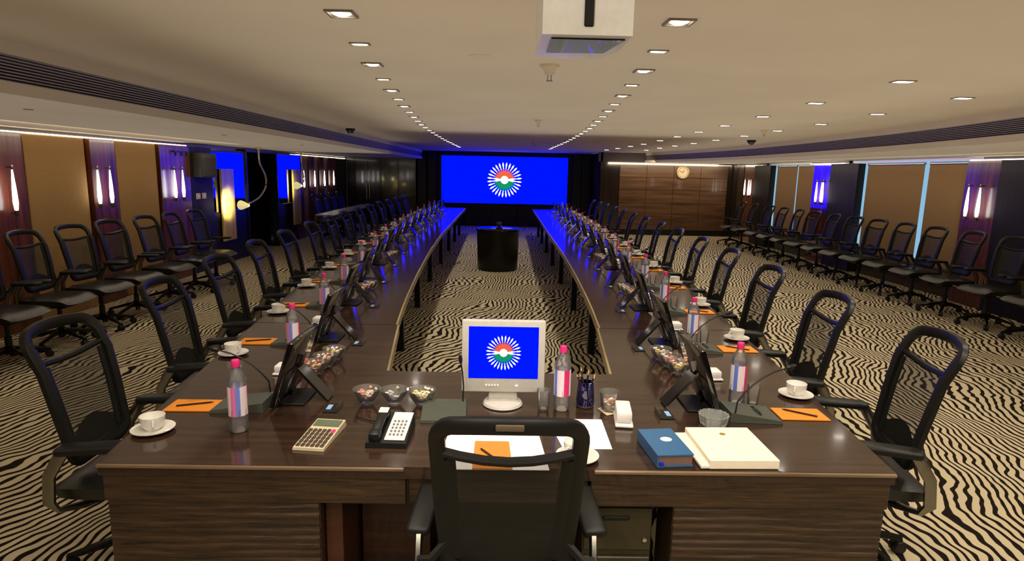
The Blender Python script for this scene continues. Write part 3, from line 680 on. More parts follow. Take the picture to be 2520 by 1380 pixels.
for s_ in (-1, 1): fr.tube([bp_(s_ * w_, z_) for w_, z_ in ((0.150, 0.60), (0.160, 0.70), (0.168, 0.82), (0.176, 0.96))], 0.024, 0.009, n=8, upv=(0, 1, 0))
fr.build('back_frame', M_plastic, chair)
MB().tube([bp_(x, 0.985 - 0.022 * math.cos(x / 0.2 * PI / 2)) for x in (-0.20, -0.14, -0.07, 0, 0.07, 0.14, 0.20)], 0.012, 0.014, n=6, upv=(0, 1, 0), square=True).build('cross_bar', M_plastic, chair)
ms = MB(); vs = []; fs = []; nx, nz = 6, 10
for j in range(nz + 1):
    z = 0.56 + (0.97 - 0.56) * j / nz
    hw = 0.125 + (0.188 - 0.125) * min(1, (z - 0.56) / 0.08) if z < 0.64 else 0.186 + 0.018 * (z - 0.64) / 0.3
    hw = min(hw, 0.205)
    for i in range(nx + 1): vs.append(bp_(-hw + 2 * hw * i / nx, z))
for j in range(nz):
    for i in range(nx): a = j * (nx + 1) + i; fs.append((a, a + 1, a + nx + 2, a + nx + 1))
ms.add(vs, fs).build('mesh_back', M_mesh, chair)
MB().rbox(0, 0, 0, 0.078, 0.008, 0.020, 0.004, 2, M=Matrix.Translation(Vector(bp_(0, 1.106)) + Vector((0, -0.019, 0.0))) @ Matrix.Rotation(0.2, 4, 'X')).build('back_badge', mat('badge_bronze', lin(104, 92, 74), 0.4), chair)
lp = MB(); vs = []; fs = []
for j in range(4):
    for i in range(9):
        u = -1 + 2 * i / 8; z = 0.565 + (0.135 - 0.08 * u * u) * j / 3; q = bp_(0.175 * u, z); vs.append((q[0], q[1] + 0.004, q[2]))
for j in range(3):
    for i in range(8): a = j * 9 + i; fs.append((a, a + 1, a + 10, a + 9))
lp.add(vs, fs).build('lumbar_panel', M_plastic, chair)
MB().rbox(0, -0.165, 0.565, 0.28, 0.04, 0.05, 0.016, 2).build('lower_bar', M_plastic, chair)
# seat cushion with curved top
sb = MB(); vs = []; fs = []; n1, n2 = 8, 8
def seat_h(u, v): return 0.495 - 0.03 * max(0, v - 0.55) ** 2 * 6 + 0.012 * (abs(u) ** 3) - 0.02 * max(0, -v - 0.7)
for top in (1, 0):
    for j in range(n2 + 1):
        for i in range(n1 + 1):
            u = -1 + 2 * i / n1; v = -1 + 2 * j / n2
            s_ = 1 - 0.08 * (abs(v) ** 4); t_ = 1 - 0.06 * (abs(u) ** 4); e_ = 1.0 if top else 0.94
            z = seat_h(u, v) if top else 0.425
            if top and (i in (0, n1) or j in (0, n2)): z -= 0.028
            vs.append((0.245 * u * s_ * e_, 0.245 * v * t_ * e_ + 0.01, z))
Nn = (n1 + 1) * (n2 + 1)
for j in range(n2):
    for i in range(n1):
        a = j * (n1 + 1) + i; fs.append((a, a + 1, a + n1 + 2, a + n1 + 1)); fs.append((Nn + a, Nn + a + n1 + 1, Nn + a + n1 + 2, Nn + a + 1))
rim = [i for i in range(n1 + 1)] + [j * (n1 + 1) + n1 for j in range(1, n2 + 1)] + [n2 * (n1 + 1) + i for i in range(n1 - 1, -1, -1)] + [j * (n1 + 1) for j in range(n2 - 1, 0, -1)]
for a, b in zip(rim, rim[1:] + rim[:1]): fs.append((a, b, Nn + b, Nn + a))
sb.add(vs, fs).build('seat', M_leather, chair, 60)
MB().rbox(0, -0.02, 0.40, 0.20, 0.28, 0.05, 0.012, 2).build('tilt_mechanism', M_plastic, chair)
MB().lathe([(0.028, 0.10), (0.028, 0.25), (0.018, 0.255), (0.018, 0.38)], 14).build('gas_lift', M_plastic, chair)
for s in (-1, 1):
    a_ = MB().rbox(0, 0, 0, 0.078, 0.27, 0.036, 0.016, 3, M=Matrix.Translation((s * 0.272, -0.005, 0.672)) @ Matrix.Rotation(0.05, 4, 'X') @ Matrix.Rotation(s * 0.06, 4, 'Z')).build('armrest', M_plastic, chair)
    MB().tube([(s * 0.08, -0.03, 0.40), (s * 0.19, -0.12, 0.385), (s * 0.250, -0.18, 0.39), (s * 0.265, -0.205, 0.43), (s * 0.270, -0.19, 0.55), (s * 0.273, -0.125, 0.655)], 0.011, 0.024, n=8, upv=(0, 1, 0), square=True).build('arm_support', M_alu, chair)
    MB().tube([(s * 0.270, -0.175, 0.60), (s * 0.23, -0.185, 0.61), bp_(s * 0.18, 0.66)], 0.012, 0.016, n=6).build('back_link', M_plastic, chair)
base_leg = MB().tube([(0.02, 0, 0.135), (0.12, 0, 0.12), (0.24, 0, 0.09), (0.30, 0, 0.075)], 0.024, 0.018, n=8, taper=[1.1, 1, 0.75, 0.6], square=True)
caster_ = MB().lathe([(0.03, -0.011), (0.032, -0.008), (0.032, 0.008), (0.03, 0.011)], 12, M=Matrix.Translation((0.29, 0.014, 0.032)) @ Matrix.Rotation(PI / 2, 4, 'X'))
caster_.lathe([(0.03, -0.011), (0.032, -0.008), (0.032, 0.008), (0.03, 0.011)], 12, M=Matrix.Translation((0.29, -0.014, 0.032)) @ Matrix.Rotation(PI / 2, 4, 'X')).box(0.288, 0, 0.052, 0.03, 0.03, 0.04)
M_base = mat('polished_black_base', lin(30, 30, 30), 0.16, metal=0.7)
bl0 = base_leg.build('base_leg', M_base, chair); ct0 = caster_.build('caster', M_plastic, bl0)
for k in range(1, 5):
    c = bl0.copy(); COL.objects.link(c); c.rotation_euler = (0, 0, 2 * PI * k / 5 + 0.0); d = ct0.copy(); COL.objects.link(d); d.parent = c
bl0.rotation_euler = (0, 0, 0)
hub = MB().lathe([(0.045, 0.095), (0.05, 0.11), (0.045, 0.155), (0.03, 0.165)], 16).build('base_hub', M_base, chair)
freeze(chair)
used = [False]
def place_chair(x, y, rz, label, group, jitter=0.05, base=None):
    rz += random.uniform(-jitter, jitter)
    if not used[0]:
        used[0] = True; chair.location = (x, y, 0); chair.rotation_euler = (0, 0, rz); chair['label'] = label; chair['group'] = group; o = chair
    else: o = dup(chair, (x, y, 0), rz, label, group)
    return o
place_chair(0.03, 1.90, 0.0, 'black mesh-backed swivel chair tucked in at the head desk, back to the viewer', 'chairs at the conference table', 0.0)
LY = [2.58, 3.60, 4.57, 5.60, 6.55, 7.65, 8.7, 9.7, 10.75, 11.8, 12.8, 13.8, 14.8, 15.8]
RY = [2.66, 3.52, 4.57, 5.66, 6.66, 7.7, 8.7, 9.7, 10.7, 11.75, 12.8, 13.8, 14.8, 15.8]
for k, y in enumerate(LY):
    x = xo(-1, y) - 0.13
    place_chair(x, y, -PI / 2 + 0.05, f'black mesh swivel chair at the {ORD[k]} place from the head desk, left table arm', 'chairs at the conference table', 0.06)
for k, y in enumerate(RY):
    x = xo(1, y) + (0.18 if k == 0 else 0.10)
    place_chair(x, y, PI / 2 + (-0.14 if k == 0 else -0.08), f'black mesh swivel chair at the {ORD[k]} place from the head desk, right table arm', 'chairs at the conference table', 0.05)
for k, y in enumerate([4.02, 4.7, 5.36, 6.02, 6.66, 7.30, 8.05, 8.72, 9.38]):
    place_chair(-4.36, y, -PI / 2, f'black mesh swivel chair against the left wall, {ORD[k]} from the near end', 'chairs along the left wall', 0.13)
for k, y in enumerate([15.6, 16.35, 17.1, 17.85]):
    place_chair(-4.42, y, -PI / 2, f'black swivel chair behind the long side table at the far left, {ORD[k]} from the doorway', 'chairs along the left wall', 0.1)
for k, y in enumerate([6.75, 7.45, 8.18, 8.88, 9.58, 10.28, 10.98, 11.7, 12.42, 13.14, 13.86, 14.58, 15.5, 16.3]):
    place_chair(6.05, y, PI / 2, f'black mesh swivel chair along the window wall, {ORD[k]} from the near end', 'chairs along the window wall', 0.13)

# ------------------------------------------------------------------ table ware: prototypes
saucer = tag(MB().lathe([(0.03, 0.0), (0.045, 0.003), (0.078, 0.012), (0.079, 0.015), (0.045, 0.008), (0.0001, 0.006)], 28).build('saucer', M_china), None, 'saucer')
cup = thing('coffee_cup', '', 'cup')
MB().lathe([(0.024, 0.0), (0.026, 0.004), (0.040, 0.018), (0.045, 0.040), (0.046, 0.058), (0.043, 0.058), (0.041, 0.040), (0.036, 0.02), (0.0001, 0.01)], 24).build('bowl', M_china, cup)
MB().tube([(0.043, 0, 0.048), (0.060, 0, 0.050), (0.068, 0, 0.036), (0.060, 0, 0.022), (0.040, 0, 0.020)], 0.004, n=6, upv=(0, 1, 0)).build('handle', M_china, cup)
pad = tag(MB().rbox(0, 0, 0.003, 0.13, 0.21, 0.006, 0.001, 1).build('notepad', M_orange), None, 'notepad')
pencil = thing('pencil', '', 'pencil')
MB().tube([(0, -0.07, 0.004), (0, 0.062, 0.004)], 0.0038, n=6).build('shaft', M_pencil, pencil)
MB().tube([(0, 0.062, 0.004), (0, 0.078, 0.004)], 0.0038, n=6, taper=[1, 0.1]).build('tip', M_plastic, pencil)
bottle = thing('water_bottle', '', 'bottle')
MB().lathe([(0.026, 0.0), (0.033, 0.004), (0.036, 0.012), (0.0345, 0.045), (0.036, 0.06), (0.0355, 0.18), (0.036, 0.195), (0.033, 0.215), (0.022, 0.245), (0.0135, 0.258), (0.0135, 0.268)], 24, mod=lambda a, j: 1 + (0.03 * math.cos(a * 8) if j in (2, 3, 4, 7) else 0)).build('body', M_pet, bottle)
MB().lathe([(0.0335, 0.004), (0.0335, 0.012), (0.032, 0.045), (0.0335, 0.06), (0.0335, 0.19), (0.031, 0.212)], 20).build('water', thin_mat('still_water', (0.98, 0.98, 0.99, 1), body=lin(235, 235, 240), bodyfac=0.05), bottle)
MB().lathe([(0.0366, 0.07), (0.0366, 0.188)], 24, cap=False).build('label', M_label, bottle)
MB().lathe([(0.0155, 0.262), (0.016, 0.264), (0.016, 0.286), (0.0145, 0.29), (0.0001, 0.29)], 16).build('cap', M_pink, bottle)
tumbler = tag(MB().lathe([(0.022, 0), (0.024, 0.003), (0.030, 0.09), (0.0285, 0.09), (0.0225, 0.010), (0.0001, 0.008)], 18).build('drinking_glass', M_glass), None, 'glass')
mic = thing('microphone', '', 'microphone')
MB().add([(-0.09, -0.11, 0), (0.09, -0.11, 0), (0.075, 0.11, 0), (-0.075, 0.11, 0), (-0.088, -0.108, 0.012), (0.088, -0.108, 0.012), (0.073, 0.108, 0.042), (-0.073, 0.108, 0.042)],
         [(0, 3, 2, 1), (4, 5, 6, 7), (0, 1, 5, 4), (1, 2, 6, 5), (2, 3, 7, 6), (3, 0, 4, 7)]).build('base', M_micgrey, mic)
MB().box(0.0, -0.03, 0.024, 0.05, 0.02, 0.004, M=None).box(-0.04, -0.03, 0.024, 0.012, 0.012, 0.006).box(0.045, -0.03, 0.024, 0.012, 0.012, 0.006).build('button', M_plastic, mic)
stem = [(-0.07, 0.09, 0.04), (-0.07, 0.085, 0.09)] + [(-0.07 + 0.02 * t, 0.08 - 0.20 * t ** 1.3, 0.09 + 0.15 * math.sin(t * PI * 0.42)) for t in (0.2, 0.4, 0.6, 0.8, 1.0)]
MB().tube(stem, 0.0035, n=6, upv=(1, 0, 0)).build('gooseneck', M_plastic, mic)
e = Vector(stem[-1]); d = (e - Vector(stem[-2])).normalized()
MB().tube([e, e + d * 0.01, e + d * 0.03, e + d * 0.042], 0.011, n=10, upv=(1, 0, 0), taper=[0.6, 1, 1, 0.5]).build('capsule', M_plastic, mic)
MW, MH = 0.36, 0.30
def Mtilt(a): return Matrix.Translation((0, 0, 0.022)) @ Matrix.Rotation(-a, 4, 'X')
def make_monitor():
    t = thing('desk_monitor', '', 'monitor')
    A = math.radians(18)
    MB().rbox(0, 0.014, MH / 2, MW, 0.026, MH, 0.005, 2, M=Mtilt(A)).build('housing', M_glossblack, t)
    s = MB().box(0, 0.0, MH / 2 + 0.006, MW - 0.03, 0.002, MH - 0.042, M=Mtilt(A)).build('screen', mat('screen_glass_off', lin(16, 18, 30), 0.08), t)
    MB().box(0, 0.035, 0.11, 0.05, 0.018, 0.20, M=Mtilt(A)).add([(-0.045, 0.07, 0.15), (0.045, 0.07, 0.15), (0.045, 0.20, 0.006), (-0.045, 0.20, 0.006), (-0.045, 0.075, 0.165), (0.045, 0.075, 0.165), (0.045, 0.215, 0.006), (-0.045, 0.215, 0.006)],
         [(0, 1, 2, 3), (4, 7, 6, 5), (0, 4, 5, 1), (1, 5, 6, 2), (2, 6, 7, 3), (3, 7, 4, 0)]).build('easel_leg', mat('easel_polished_grey', (0.13, 0.13, 0.14, 1), 0.08, metal=1.0), t)
    MB().rbox(0, 0.05, 0.005, 0.20, 0.15, 0.010, 0.004, 1).build('foot', M_plastic, t)
    return t
monitor = make_monitor()
hatch = thing('cable_port', '', 'table socket')
MB().rbox(0, 0, 0.002, 0.10, 0.06, 0.004, 0.001, 1).build('plate', M_plastic, hatch)
MB().box(0, -0.012, 0.005, 0.05, 0.02, 0.003).build('socket', mat('socket_blue_white', lin(150, 190, 235), 0.25), hatch)
MB().box(0, 0.032, 0.012, 0.10, 0.004, 0.022).build('flap', M_alu, hatch)
wbox = thing('white_box', '', 'box')
MB().rbox(0, 0, 0.006, 0.095, 0.115, 0.012, 0.004, 1).build('tray', M_white, wbox)
MB().rbox(0, 0, 0.030, 0.082, 0.10, 0.036, 0.008, 2).build('lid', M_white, wbox)
trio = thing('glass_bowl_trio', '', 'bowl')
def bowlprof(): return [(0.022, 0.0), (0.03, 0.008), (0.052, 0.04), (0.062, 0.072), (0.060, 0.072), (0.050, 0.042), (0.028, 0.012), (0.0001, 0.008)]
for k in (-1, 0, 1):
    MB().lathe(bowlprof(), 22, c=(k * 0.122, 0, 0)).build('bowl', M_glass, trio)
for q in (-0.061, 0.061): MB().tube([(q - 0.004, 0, 0.066), (q + 0.004, 0, 0.066)], 0.014, n=8).build('bridge', M_glass, trio)
for o in (saucer, cup, pad, pencil, bottle, tumbler, mic, monitor, hatch, wbox, trio): freeze(o)
def candies(x, y, z, rz, m, lab, off, n=34, rad=0.040):
    mb = MB(); rnd = random.Random(int(x * 1000 + y * 77))
    for i in range(n):
        a = rnd.uniform(0, 2 * PI); q = rnd.random() ** 0.5 * rad; h = 0.02 + 0.010 * (q / rad) * 2 + rnd.uniform(0, 0.032)
        if q > 0.028: h = max(h, 0.034)
        M = Matrix.Translation((off + q * math.cos(a), q * math.sin(a), h)) @ Matrix.Rotation(rnd.uniform(0, 3), 4, 'Z') @ Matrix.Rotation(rnd.uniform(0, 1), 4, 'X')
        mb.rbox(0, 0, 0, 0.018, 0.011, 0.009, 0.003, 1, M=M)
    o = mb.build('wrapped_candies', m, None, 35, (x, y, z), (0, 0, rz)); tag(o, lab, 'candy', 'wrapped candies in glass bowls', 'stuff')

def to_world(side, y0, r, inn):
    """seat frame -> world.  r: to the sitter's right, inn: from the outer table edge inwards"""
    if side < 0: y = y0 - r; return xo(-1, y) + inn, y, -PI / 2
    y = y0 + r; return xo(1, y) - inn, y, PI / 2
SET = {-1: dict(cup=(0.40, 0.08), pad=(0.14, 0.145), bottle=(0.385, 0.41), glass=(0.30, 0.45), mic=(0.13, 0.355), mon=(0.02, 0.50), box=(-0.32, 0.44), hatch=(0.14, 0.74)),
       1: dict(cup=(0.10, 0.075), pad=(-0.14, 0.14), bottle=(-0.01, 0.39), glass=(0.0, 0.31), mic=(-0.16, 0.37), mon=(-0.03, 0.52), box=(0.34, 0.44), hatch=(-0.16, 0.74))}
NAME = {-1: 'left', 1: 'right'}
YL = [2.70 + 1.02 * k for k in range(14)]
for side in (-1, 1):
    S = SET[side]; nm = NAME[side]
    for k, y0 in enumerate(YL):
        at = f'at the {ORD[k]} place of the {nm} table arm'
        z = TT + 0.0012
        def P(key, dr=0): r, i = S[key]; return to_world(side, y0, r + dr, i)
        x, y, a = P('cup')
        dup(saucer, (x, y, z), a, f'white china saucer {at}', 'saucers on the table arms')
        dup(cup, (x, y, z + 0.0065), a + (0.9 if side < 0 else 2.2) + random.uniform(-.4, .4), f'white china coffee cup on its saucer {at}', 'coffee cups on the table arms')
        x, y, a = P('pad'); dup(pad, (x, y, z), a + random.uniform(-0.04, 0.04), f'orange notepad card {at}', 'orange notepads')
        dup(pencil, (x, y, z + 0.0065), a + (0.35 if side < 0 else -0.6), f'dark pencil on the notepad {at}', 'pencils on the notepads')
        x, y, a = P('bottle'); dup(bottle, (x, y, z), a + random.uniform(-0.5, 0.5) + (0.6 if side > 0 else 1.0), f'clear water bottle with pink cap {at}', 'water bottles on the table arms')
        if not (side < 0 and k == 0):
            x, y, a = P('glass'); dup(tumbler, (x, y, z), a, f'clear drinking glass {at}', 'drinking glasses on the table arms')
        x, y, a = P('mic'); dup(mic, (x, y, z), a, f'gooseneck microphone on a grey wedge base {at}', 'gooseneck microphones')
        x, y, a = P('mon'); dup(monitor, (x, y, z), a, f'thin black tilted monitor {at}', 'tilted desk monitors')
        x, y, a = P('hatch'); dup(hatch, (x, y, z), a, f'pale blue cable port {at}', 'cable ports in the tabletop')
        x, y, a = P('box'); dup(wbox, (x, y, z), a, f'small white lidded box {at}', 'white boxes on the table arms')
        if k % 2 == 0:
            x, y, a = to_world(side, y0, -0.42 if side < 0 else 0.52, 0.62)
            a2 = PI / 2 + 0.12 * side
            dup(trio, (x, y, z), a2, f'triple glass bowl of candies near the {ORD[k]} place of the {nm} table arm', 'triple glass bowls')
            for j, (o_, m_) in enumerate(((-0.122, M_candyA), (0, M_candyB), (0.122, M_candyC))):
                if k < 6: candies(x, y, z, a2, m_, f'wrapped candies in the {["nearest", "middle", "farthest"][j]} bowl of the trio near {ORD[k]} place, {nm} arm', o_)
                elif j == 1: candies(x, y, z, a2, m_, f'wrapped candies in the glass bowl trio near the {ORD[k]} place, {nm} arm', o_, 14)
# ------------------------------------------------------------------ head desk items
z = TT + 0.0012
cm = thing('head_monitor', 'silver-framed monitor with round stand showing the emblem, on the head desk', 'monitor', (0.015, 2.62, z), 0.0)
T2 = Matrix.Translation((0, 0, 0.058)) @ Matrix.Rotation(-0.06, 4, 'X')
MB().rbox(0, 0.02, 0.165, 0.37, 0.035, 0.325, 0.008, 2, M=T2).build('housing', M_silver, cm)
s_ = MB().box(0, 0.0015, 0.183, 0.308, 0.003, 0.232, M=T2).build('screen', M_blue, cm)
s2 = bpy.data.objects.new('emblem', None)
bpy.data.objects.remove(s2)
emh = MB()
def emb_tilt(R, cz):
    before = set(bpy.data.objects)
    emblem(s_, R, -0.0015, 0.0, cz)
    for o in set(bpy.data.objects) - before: o.data.transform(T2)
emb_tilt(0.079, 0.183)
bt = MB()
for i in range(5): bt.rbox(-0.075 + i * 0.013, 0.0005, 0.035, 0.009, 0.004, 0.009, 0.001, 1, M=T2)
bt.build('logo_marks', M_white, cm)
MB().rbox(0.06, 0.0005, 0.035, 0.012, 0.004, 0.006, 0.002, 1, M=T2).build('power_light', emit_mat('led_white', (0.9, 0.95, 1, 1), 1.5), cm)
MB().rbox(0, 0.035, 0.055, 0.13, 0.03, 0.10, 0.008, 2).build('neck', M_silver, cm)
MB().lathe([(0.085, 0), (0.09, 0.004), (0.085, 0.014), (0.06, 0.02), (0.0001, 0.022)], 28, c=(0, 0.02, 0), mod=lambda a, j: 1).build('foot', M_silver, cm)
# microphone of the head seat
hm = thing('microphone', 'gooseneck microphone standing in front of the silver monitor on the head desk', 'microphone', (-0.245, 2.50, z), 0.0, 'gooseneck microphones')
MB().add([(-0.08, -0.09, 0), (0.11, -0.09, 0), (0.10, 0.10, 0), (-0.09, 0.10, 0), (-0.078, -0.088, 0.012), (0.108, -0.088, 0.012), (0.098, 0.098, 0.036), (-0.088, 0.098, 0.036)],
         [(0, 3, 2, 1), (4, 5, 6, 7), (0, 1, 5, 4), (1, 2, 6, 5), (2, 3, 7, 6), (3, 0, 4, 7)]).build('base', M_micgrey, hm)
MB().tube([(0.085, 0.08, 0.03), (0.088, 0.08, 0.10), (0.083, 0.07, 0.17), (0.077, 0.05, 0.22)], 0.0032, n=6, upv=(1, 0, 0)).build('gooseneck', M_plastic, hm)
MB().tube([(0.077, 0.05, 0.218), (0.076, 0.045, 0.232), (0.075, 0.035, 0.255)], 0.009, n=10, upv=(1, 0, 0), taper=[0.7, 1, 0.8]).build('capsule', M_plastic, hm)
b2 = dup(bottle, (0.275, 2.585, z), 1.5, 'pink-capped water bottle with pale label to the right of the silver monitor', 'water bottles on the head desk')
dup(tumbler, (0.195, 2.59, z), 0, 'clear drinking glass between the silver monitor and the pink-capped bottle')
dup(trio, (-0.465, 2.615, z), -0.02, 'triple glass bowl of sweets on the head desk left of the silver monitor', 'triple glass bowls')
candies(-0.465, 2.615, z, -0.02, M_candyB, 'wrapped candies in the left bowl of the head desk trio', -0.122)
candies(-0.465, 2.615, z, -0.02, mat('clear_crystal_sweets', lin(200, 196, 196), 0.15), 'pale sweets in the middle bowl of the head desk trio', 0.0, 12)
candies(-0.465, 2.615, z, -0.02, M_candyC, 'cream wrapped candies in the right bowl of the head desk trio', 0.122, 44, 0.046)
# pen glass with pencils
ph = thing('pen_holder', 'dark blue glass holder for pencils beside the pink-capped bottle', 'pen holder', (0.385, 2.63, z))
MB().lathe([(0.030, 0.0), (0.038, 0.006), (0.042, 0.03), (0.036, 0.10), (0.034, 0.115), (0.031, 0.115), (0.033, 0.10), (0.036, 0.03), (0.0001, 0.02)], 22).build('cup', mat('cobalt_glass', lin(10, 10, 60), 0.05, spec=0.9, coat=1.0), ph)
MB().lathe([(0.026, 0.0), (0.034, -0.0)], 20).lathe([(0.033, 0.0), (0.04, 0.003), (0.04, 0.010), (0.036, 0.012)], 20).build('foot', M_glass, ph)
for k in range(7):
    a = k * 0.9 + 0.3; tip = (0.385 + 0.045 * math.cos(a), 2.63 + 0.035 * math.sin(a), z + 0.15 + 0.012 * (k % 3)); bot_ = (0.385 - 0.012 * math.cos(a), 2.63 - 0.012 * math.sin(a), z + 0.024)
    t = thing('pencil', f'sharpened pencil standing in the dark blue holder, {ORD[k]} going round', 'pencil', bot_, 0, 'pencils in the blue holder')
    v = Vector(tip) - Vector(bot_)
    MB().tube([(0, 0, 0), v * 0.88], 0.0036, n=6).build('shaft', M_plastic if k % 2 else M_pencil, t)
    MB().tube([v * 0.88, v], 0.0036, n=6, taper=[1, 0.1]).build('tip', mat('bare_wood', lin(224, 170, 120), 0.6), t)
co = tag(MB().rbox(0, 0, 0.0015, 0.085, 0.085, 0.003, 0.001, 1).build('paper_coaster', mat('coaster_cream', lin(226, 205, 165), 0.7), loc=(0.49, 2.575, z), rot=(0, 0, 0.35)), 'cream paper coaster under the glass of candies on the head desk', 'coaster')
gt = dup(tumbler, (0.485, 2.58, z + 0.0035), 0, 'glass tumbler holding candies on a cream coaster', 'candy glasses'); gt.scale = (1.5, 1.5, 0.95)
mb = MB(); rnd = random.Random(3)
for i in range(20):
    a = rnd.uniform(0, 6.28); q = rnd.random() ** 0.5 * 0.024
    mb.rbox(0, 0, 0, 0.016, 0.010, 0.008, 0.003, 1, M=Matrix.Translation((q * math.cos(a), q * math.sin(a), rnd.uniform(0.016, 0.05))) @ Matrix.Rotation(a, 4, 'X'))
tag(mb.build('wrapped_candies', M_candyB, None, 35, (0.485, 2.58, z + 0.0035)), 'wrapped candies inside the tumbler on the cream coaster', 'candy', None, 'stuff')
dup(wbox, (0.525, 2.47, z), -0.12, 'white lidded box on the head desk left of the blue book', 'white boxes on the head desk').scale = (0.78, 1.5, 1.35)
# calculator
ca = thing('calculator', 'beige desktop calculator with a grey-green display on the head desk', 'calculator', (-0.69, 2.262, z), -0.10); ca.scale = (0.80, 0.92, 0.85)
MB().add([(-0.075, -0.13, 0), (0.075, -0.13, 0), (0.075, 0.13, 0), (-0.075, 0.13, 0), (-0.073, -0.128, 0.012), (0.073, -0.128, 0.012), (0.073, 0.128, 0.030), (-0.073, 0.128, 0.030)],
         [(0, 3, 2, 1), (4, 5, 6, 7), (0, 1, 5, 4), (1, 2, 6, 5), (2, 3, 7, 6), (3, 0, 4, 7)]).build('body', mat('calc_beige', lin(205, 190, 158), 0.45), ca)
ST = Matrix.Rotation(0.0702, 4, 'X')
MB().box(0, 0.088, 0.0225, 0.13, 0.055, 0.006, M=ST).build('display', mat('lcd_green', lin(98, 112, 92), 0.2), ca)
for j in range(5):
    for i in range(6):
        MB().rbox(-0.0575 + i * 0.023, -0.105 + j * 0.031, 0.0235, 0.017, 0.023, 0.007, 0.002, 1, M=ST).build('key', mat('calc_key_dark', lin(74, 62, 52), 0.4) if not (i == 5 and j == 4) else M_pink, ca)
# desk phone
ph_ = thing('desk_phone', 'black desk telephone with a white keypad plate on the head desk', 'telephone', (-0.418, 2.29, z), -0.04); ph_.scale = (0.74, 0.86, 0.85)
MB().add([(-0.105, -0.135, 0), (0.105, -0.135, 0), (0.095, 0.135, 0), (-0.09, 0.135, 0), (-0.102, -0.132, 0.022), (0.102, -0.132, 0.022), (0.090, 0.132, 0.060), (-0.086, 0.132, 0.060)],
         [(0, 3, 2, 1), (4, 5, 6, 7), (0, 1, 5, 4), (1, 2, 6, 5), (2, 3, 7, 6), (3, 0, 4, 7)]).build('base', M_plastic, ph_)
SP = Matrix.Translation((0, 0, 0.0415)) @ Matrix.Rotation(0.1431, 4, 'X')
MB().rbox(0.038, 0.005, 0.003, 0.105, 0.235, 0.006, 0.002, 1, M=SP).build('keypad_plate', M_white, ph_)
for j in range(5):
    for i in range(4): MB().rbox(0.008 + i * 0.02, -0.075 + j * 0.028, 0.008, 0.010, 0.014, 0.006, 0.002, 1, M=SP).build('key', mat('phone_key_grey', lin(120, 112, 104), 0.5), ph_)
hs = MB().rbox(-0.062, -0.01, 0.028, 0.05, 0.15, 0.022, 0.009, 2, M=SP).rbox(-0.062, 0.082, 0.018, 0.058, 0.06, 0.040, 0.010, 2, M=SP).rbox(-0.062, -0.098, 0.018, 0.058, 0.06, 0.040, 0.010, 2, M=SP).build('handset', M_plastic, ph_)
MB().box(-0.062, 0.082, 0.0385, 0.05, 0.045, 0.002, M=SP).build('name_card', M_white, ph_)
MB().tube([(-0.09, 0.12, 0.012), (-0.16, 0.15, 0.004), (-0.25, 0.19, 0.004)], 0.003, n=6).build('cord', M_plastic, ph_)
# papers, place mat, cup
tag(MB().prism([(0.205, 2.475), (0.435, 2.475), (0.432, 2.19), (0.245, 2.185)], 0, 0.0012).build('paper_sheet', M_paper, loc=(0, 0, z)), 'white sheet of paper behind the head chair, right of the place mat', 'paper')
tag(MB().prism([(-0.20, 2.31), (0.16, 2.31), (0.18, 2.015), (-0.22, 2.012)], 0, 0.002).build('place_mat', M_paper, loc=(0, 0, z)), 'wide white place mat under the orange notepad in front of the head chair', 'place mat')
tag(MB().prism([(-0.09, 2.235), (0.04, 2.235), (0.05, 2.013), (-0.09, 2.012)], 0, 0.004).build('notepad', M_orange, loc=(0, 0, z + 0.0025)), 'orange notepad card on the white mat at the head chair', 'notepad')
dup(pencil, (-0.025, 2.10, z + 0.007), PI - 2.5 + 2.9 + 0.0, 'dark pencil lying on the orange pad at the head chair').rotation_euler = (0, 0, PI - (-0.6) )
dup(saucer, (0.29, 2.115, z + 0.0), 0, 'white china saucer right of the place mat at the head chair')
dup(cup, (0.285, 2.12, z + 0.0065), -2.3, 'white coffee cup behind the head chair, right of the place mat')
# ashtray, book, binder
at_ = tag(MB().lathe([(0.045, 0), (0.052, 0.006), (0.060, 0.045), (0.062, 0.048), (0.056, 0.048), (0.046, 0.012), (0.0001, 0.010)], 48, mod=lambda a, j: 1 + 0.05 * (1 if math.cos(a * 16) > 0 else -1) * (j in (1, 2, 3))).build('glass_ashtray', thin_mat('cut_glass', (0.85, 0.86, 0.85, 1), body=lin(235, 240, 235), bodyfac=0.22), loc=(0.90, 2.44, z)), 'fluted clear glass ashtray behind the white box file', 'ashtray')
bk = thing('blue_book', 'thick blue hardback book with a white oval on the head desk', 'book', (0.622, 2.165, z), 0.10); bk.scale = (0.92, 0.80, 1)
MB().box(0.0, 0, 0.003, 0.145, 0.285, 0.005).box(0.0, 0, 0.045, 0.145, 0.285, 0.005).box(-0.071, 0, 0.024, 0.005, 0.285, 0.046).build('cover', mat('book_blue', lin(56, 102, 146), 0.3), bk)
MB().box(0.002, 0, 0.024, 0.135, 0.272, 0.036).build('pages', mat('book_pages', lin(120, 96, 84), 0.8), bk)
MB().lathe([(0.024, 0), (0.024, 0.001)], 24, c=(0.012, 0.02, 0.0475), mod=lambda a, j: 1).build('title_oval', M_paper, bk)
MB().box(-0.055, -0.14, 0.014, 0.016, 0.012, 0.010).build('ribbon', mat('ribbon_blue', lin(30, 40, 220), 0.4), bk)
bd = thing('white_box_file', 'large cream white presentation box with a small gold seal on the head desk', 'box', (0.857, 2.185, z), 0.02); bd.scale = (0.94, 0.86, 1)
MB().rbox(0.02, 0, 0.018, 0.27, 0.335, 0.036, 0.003, 1).build('box', mat('box_cream_white', lin(250, 238, 215), 0.5), bd)
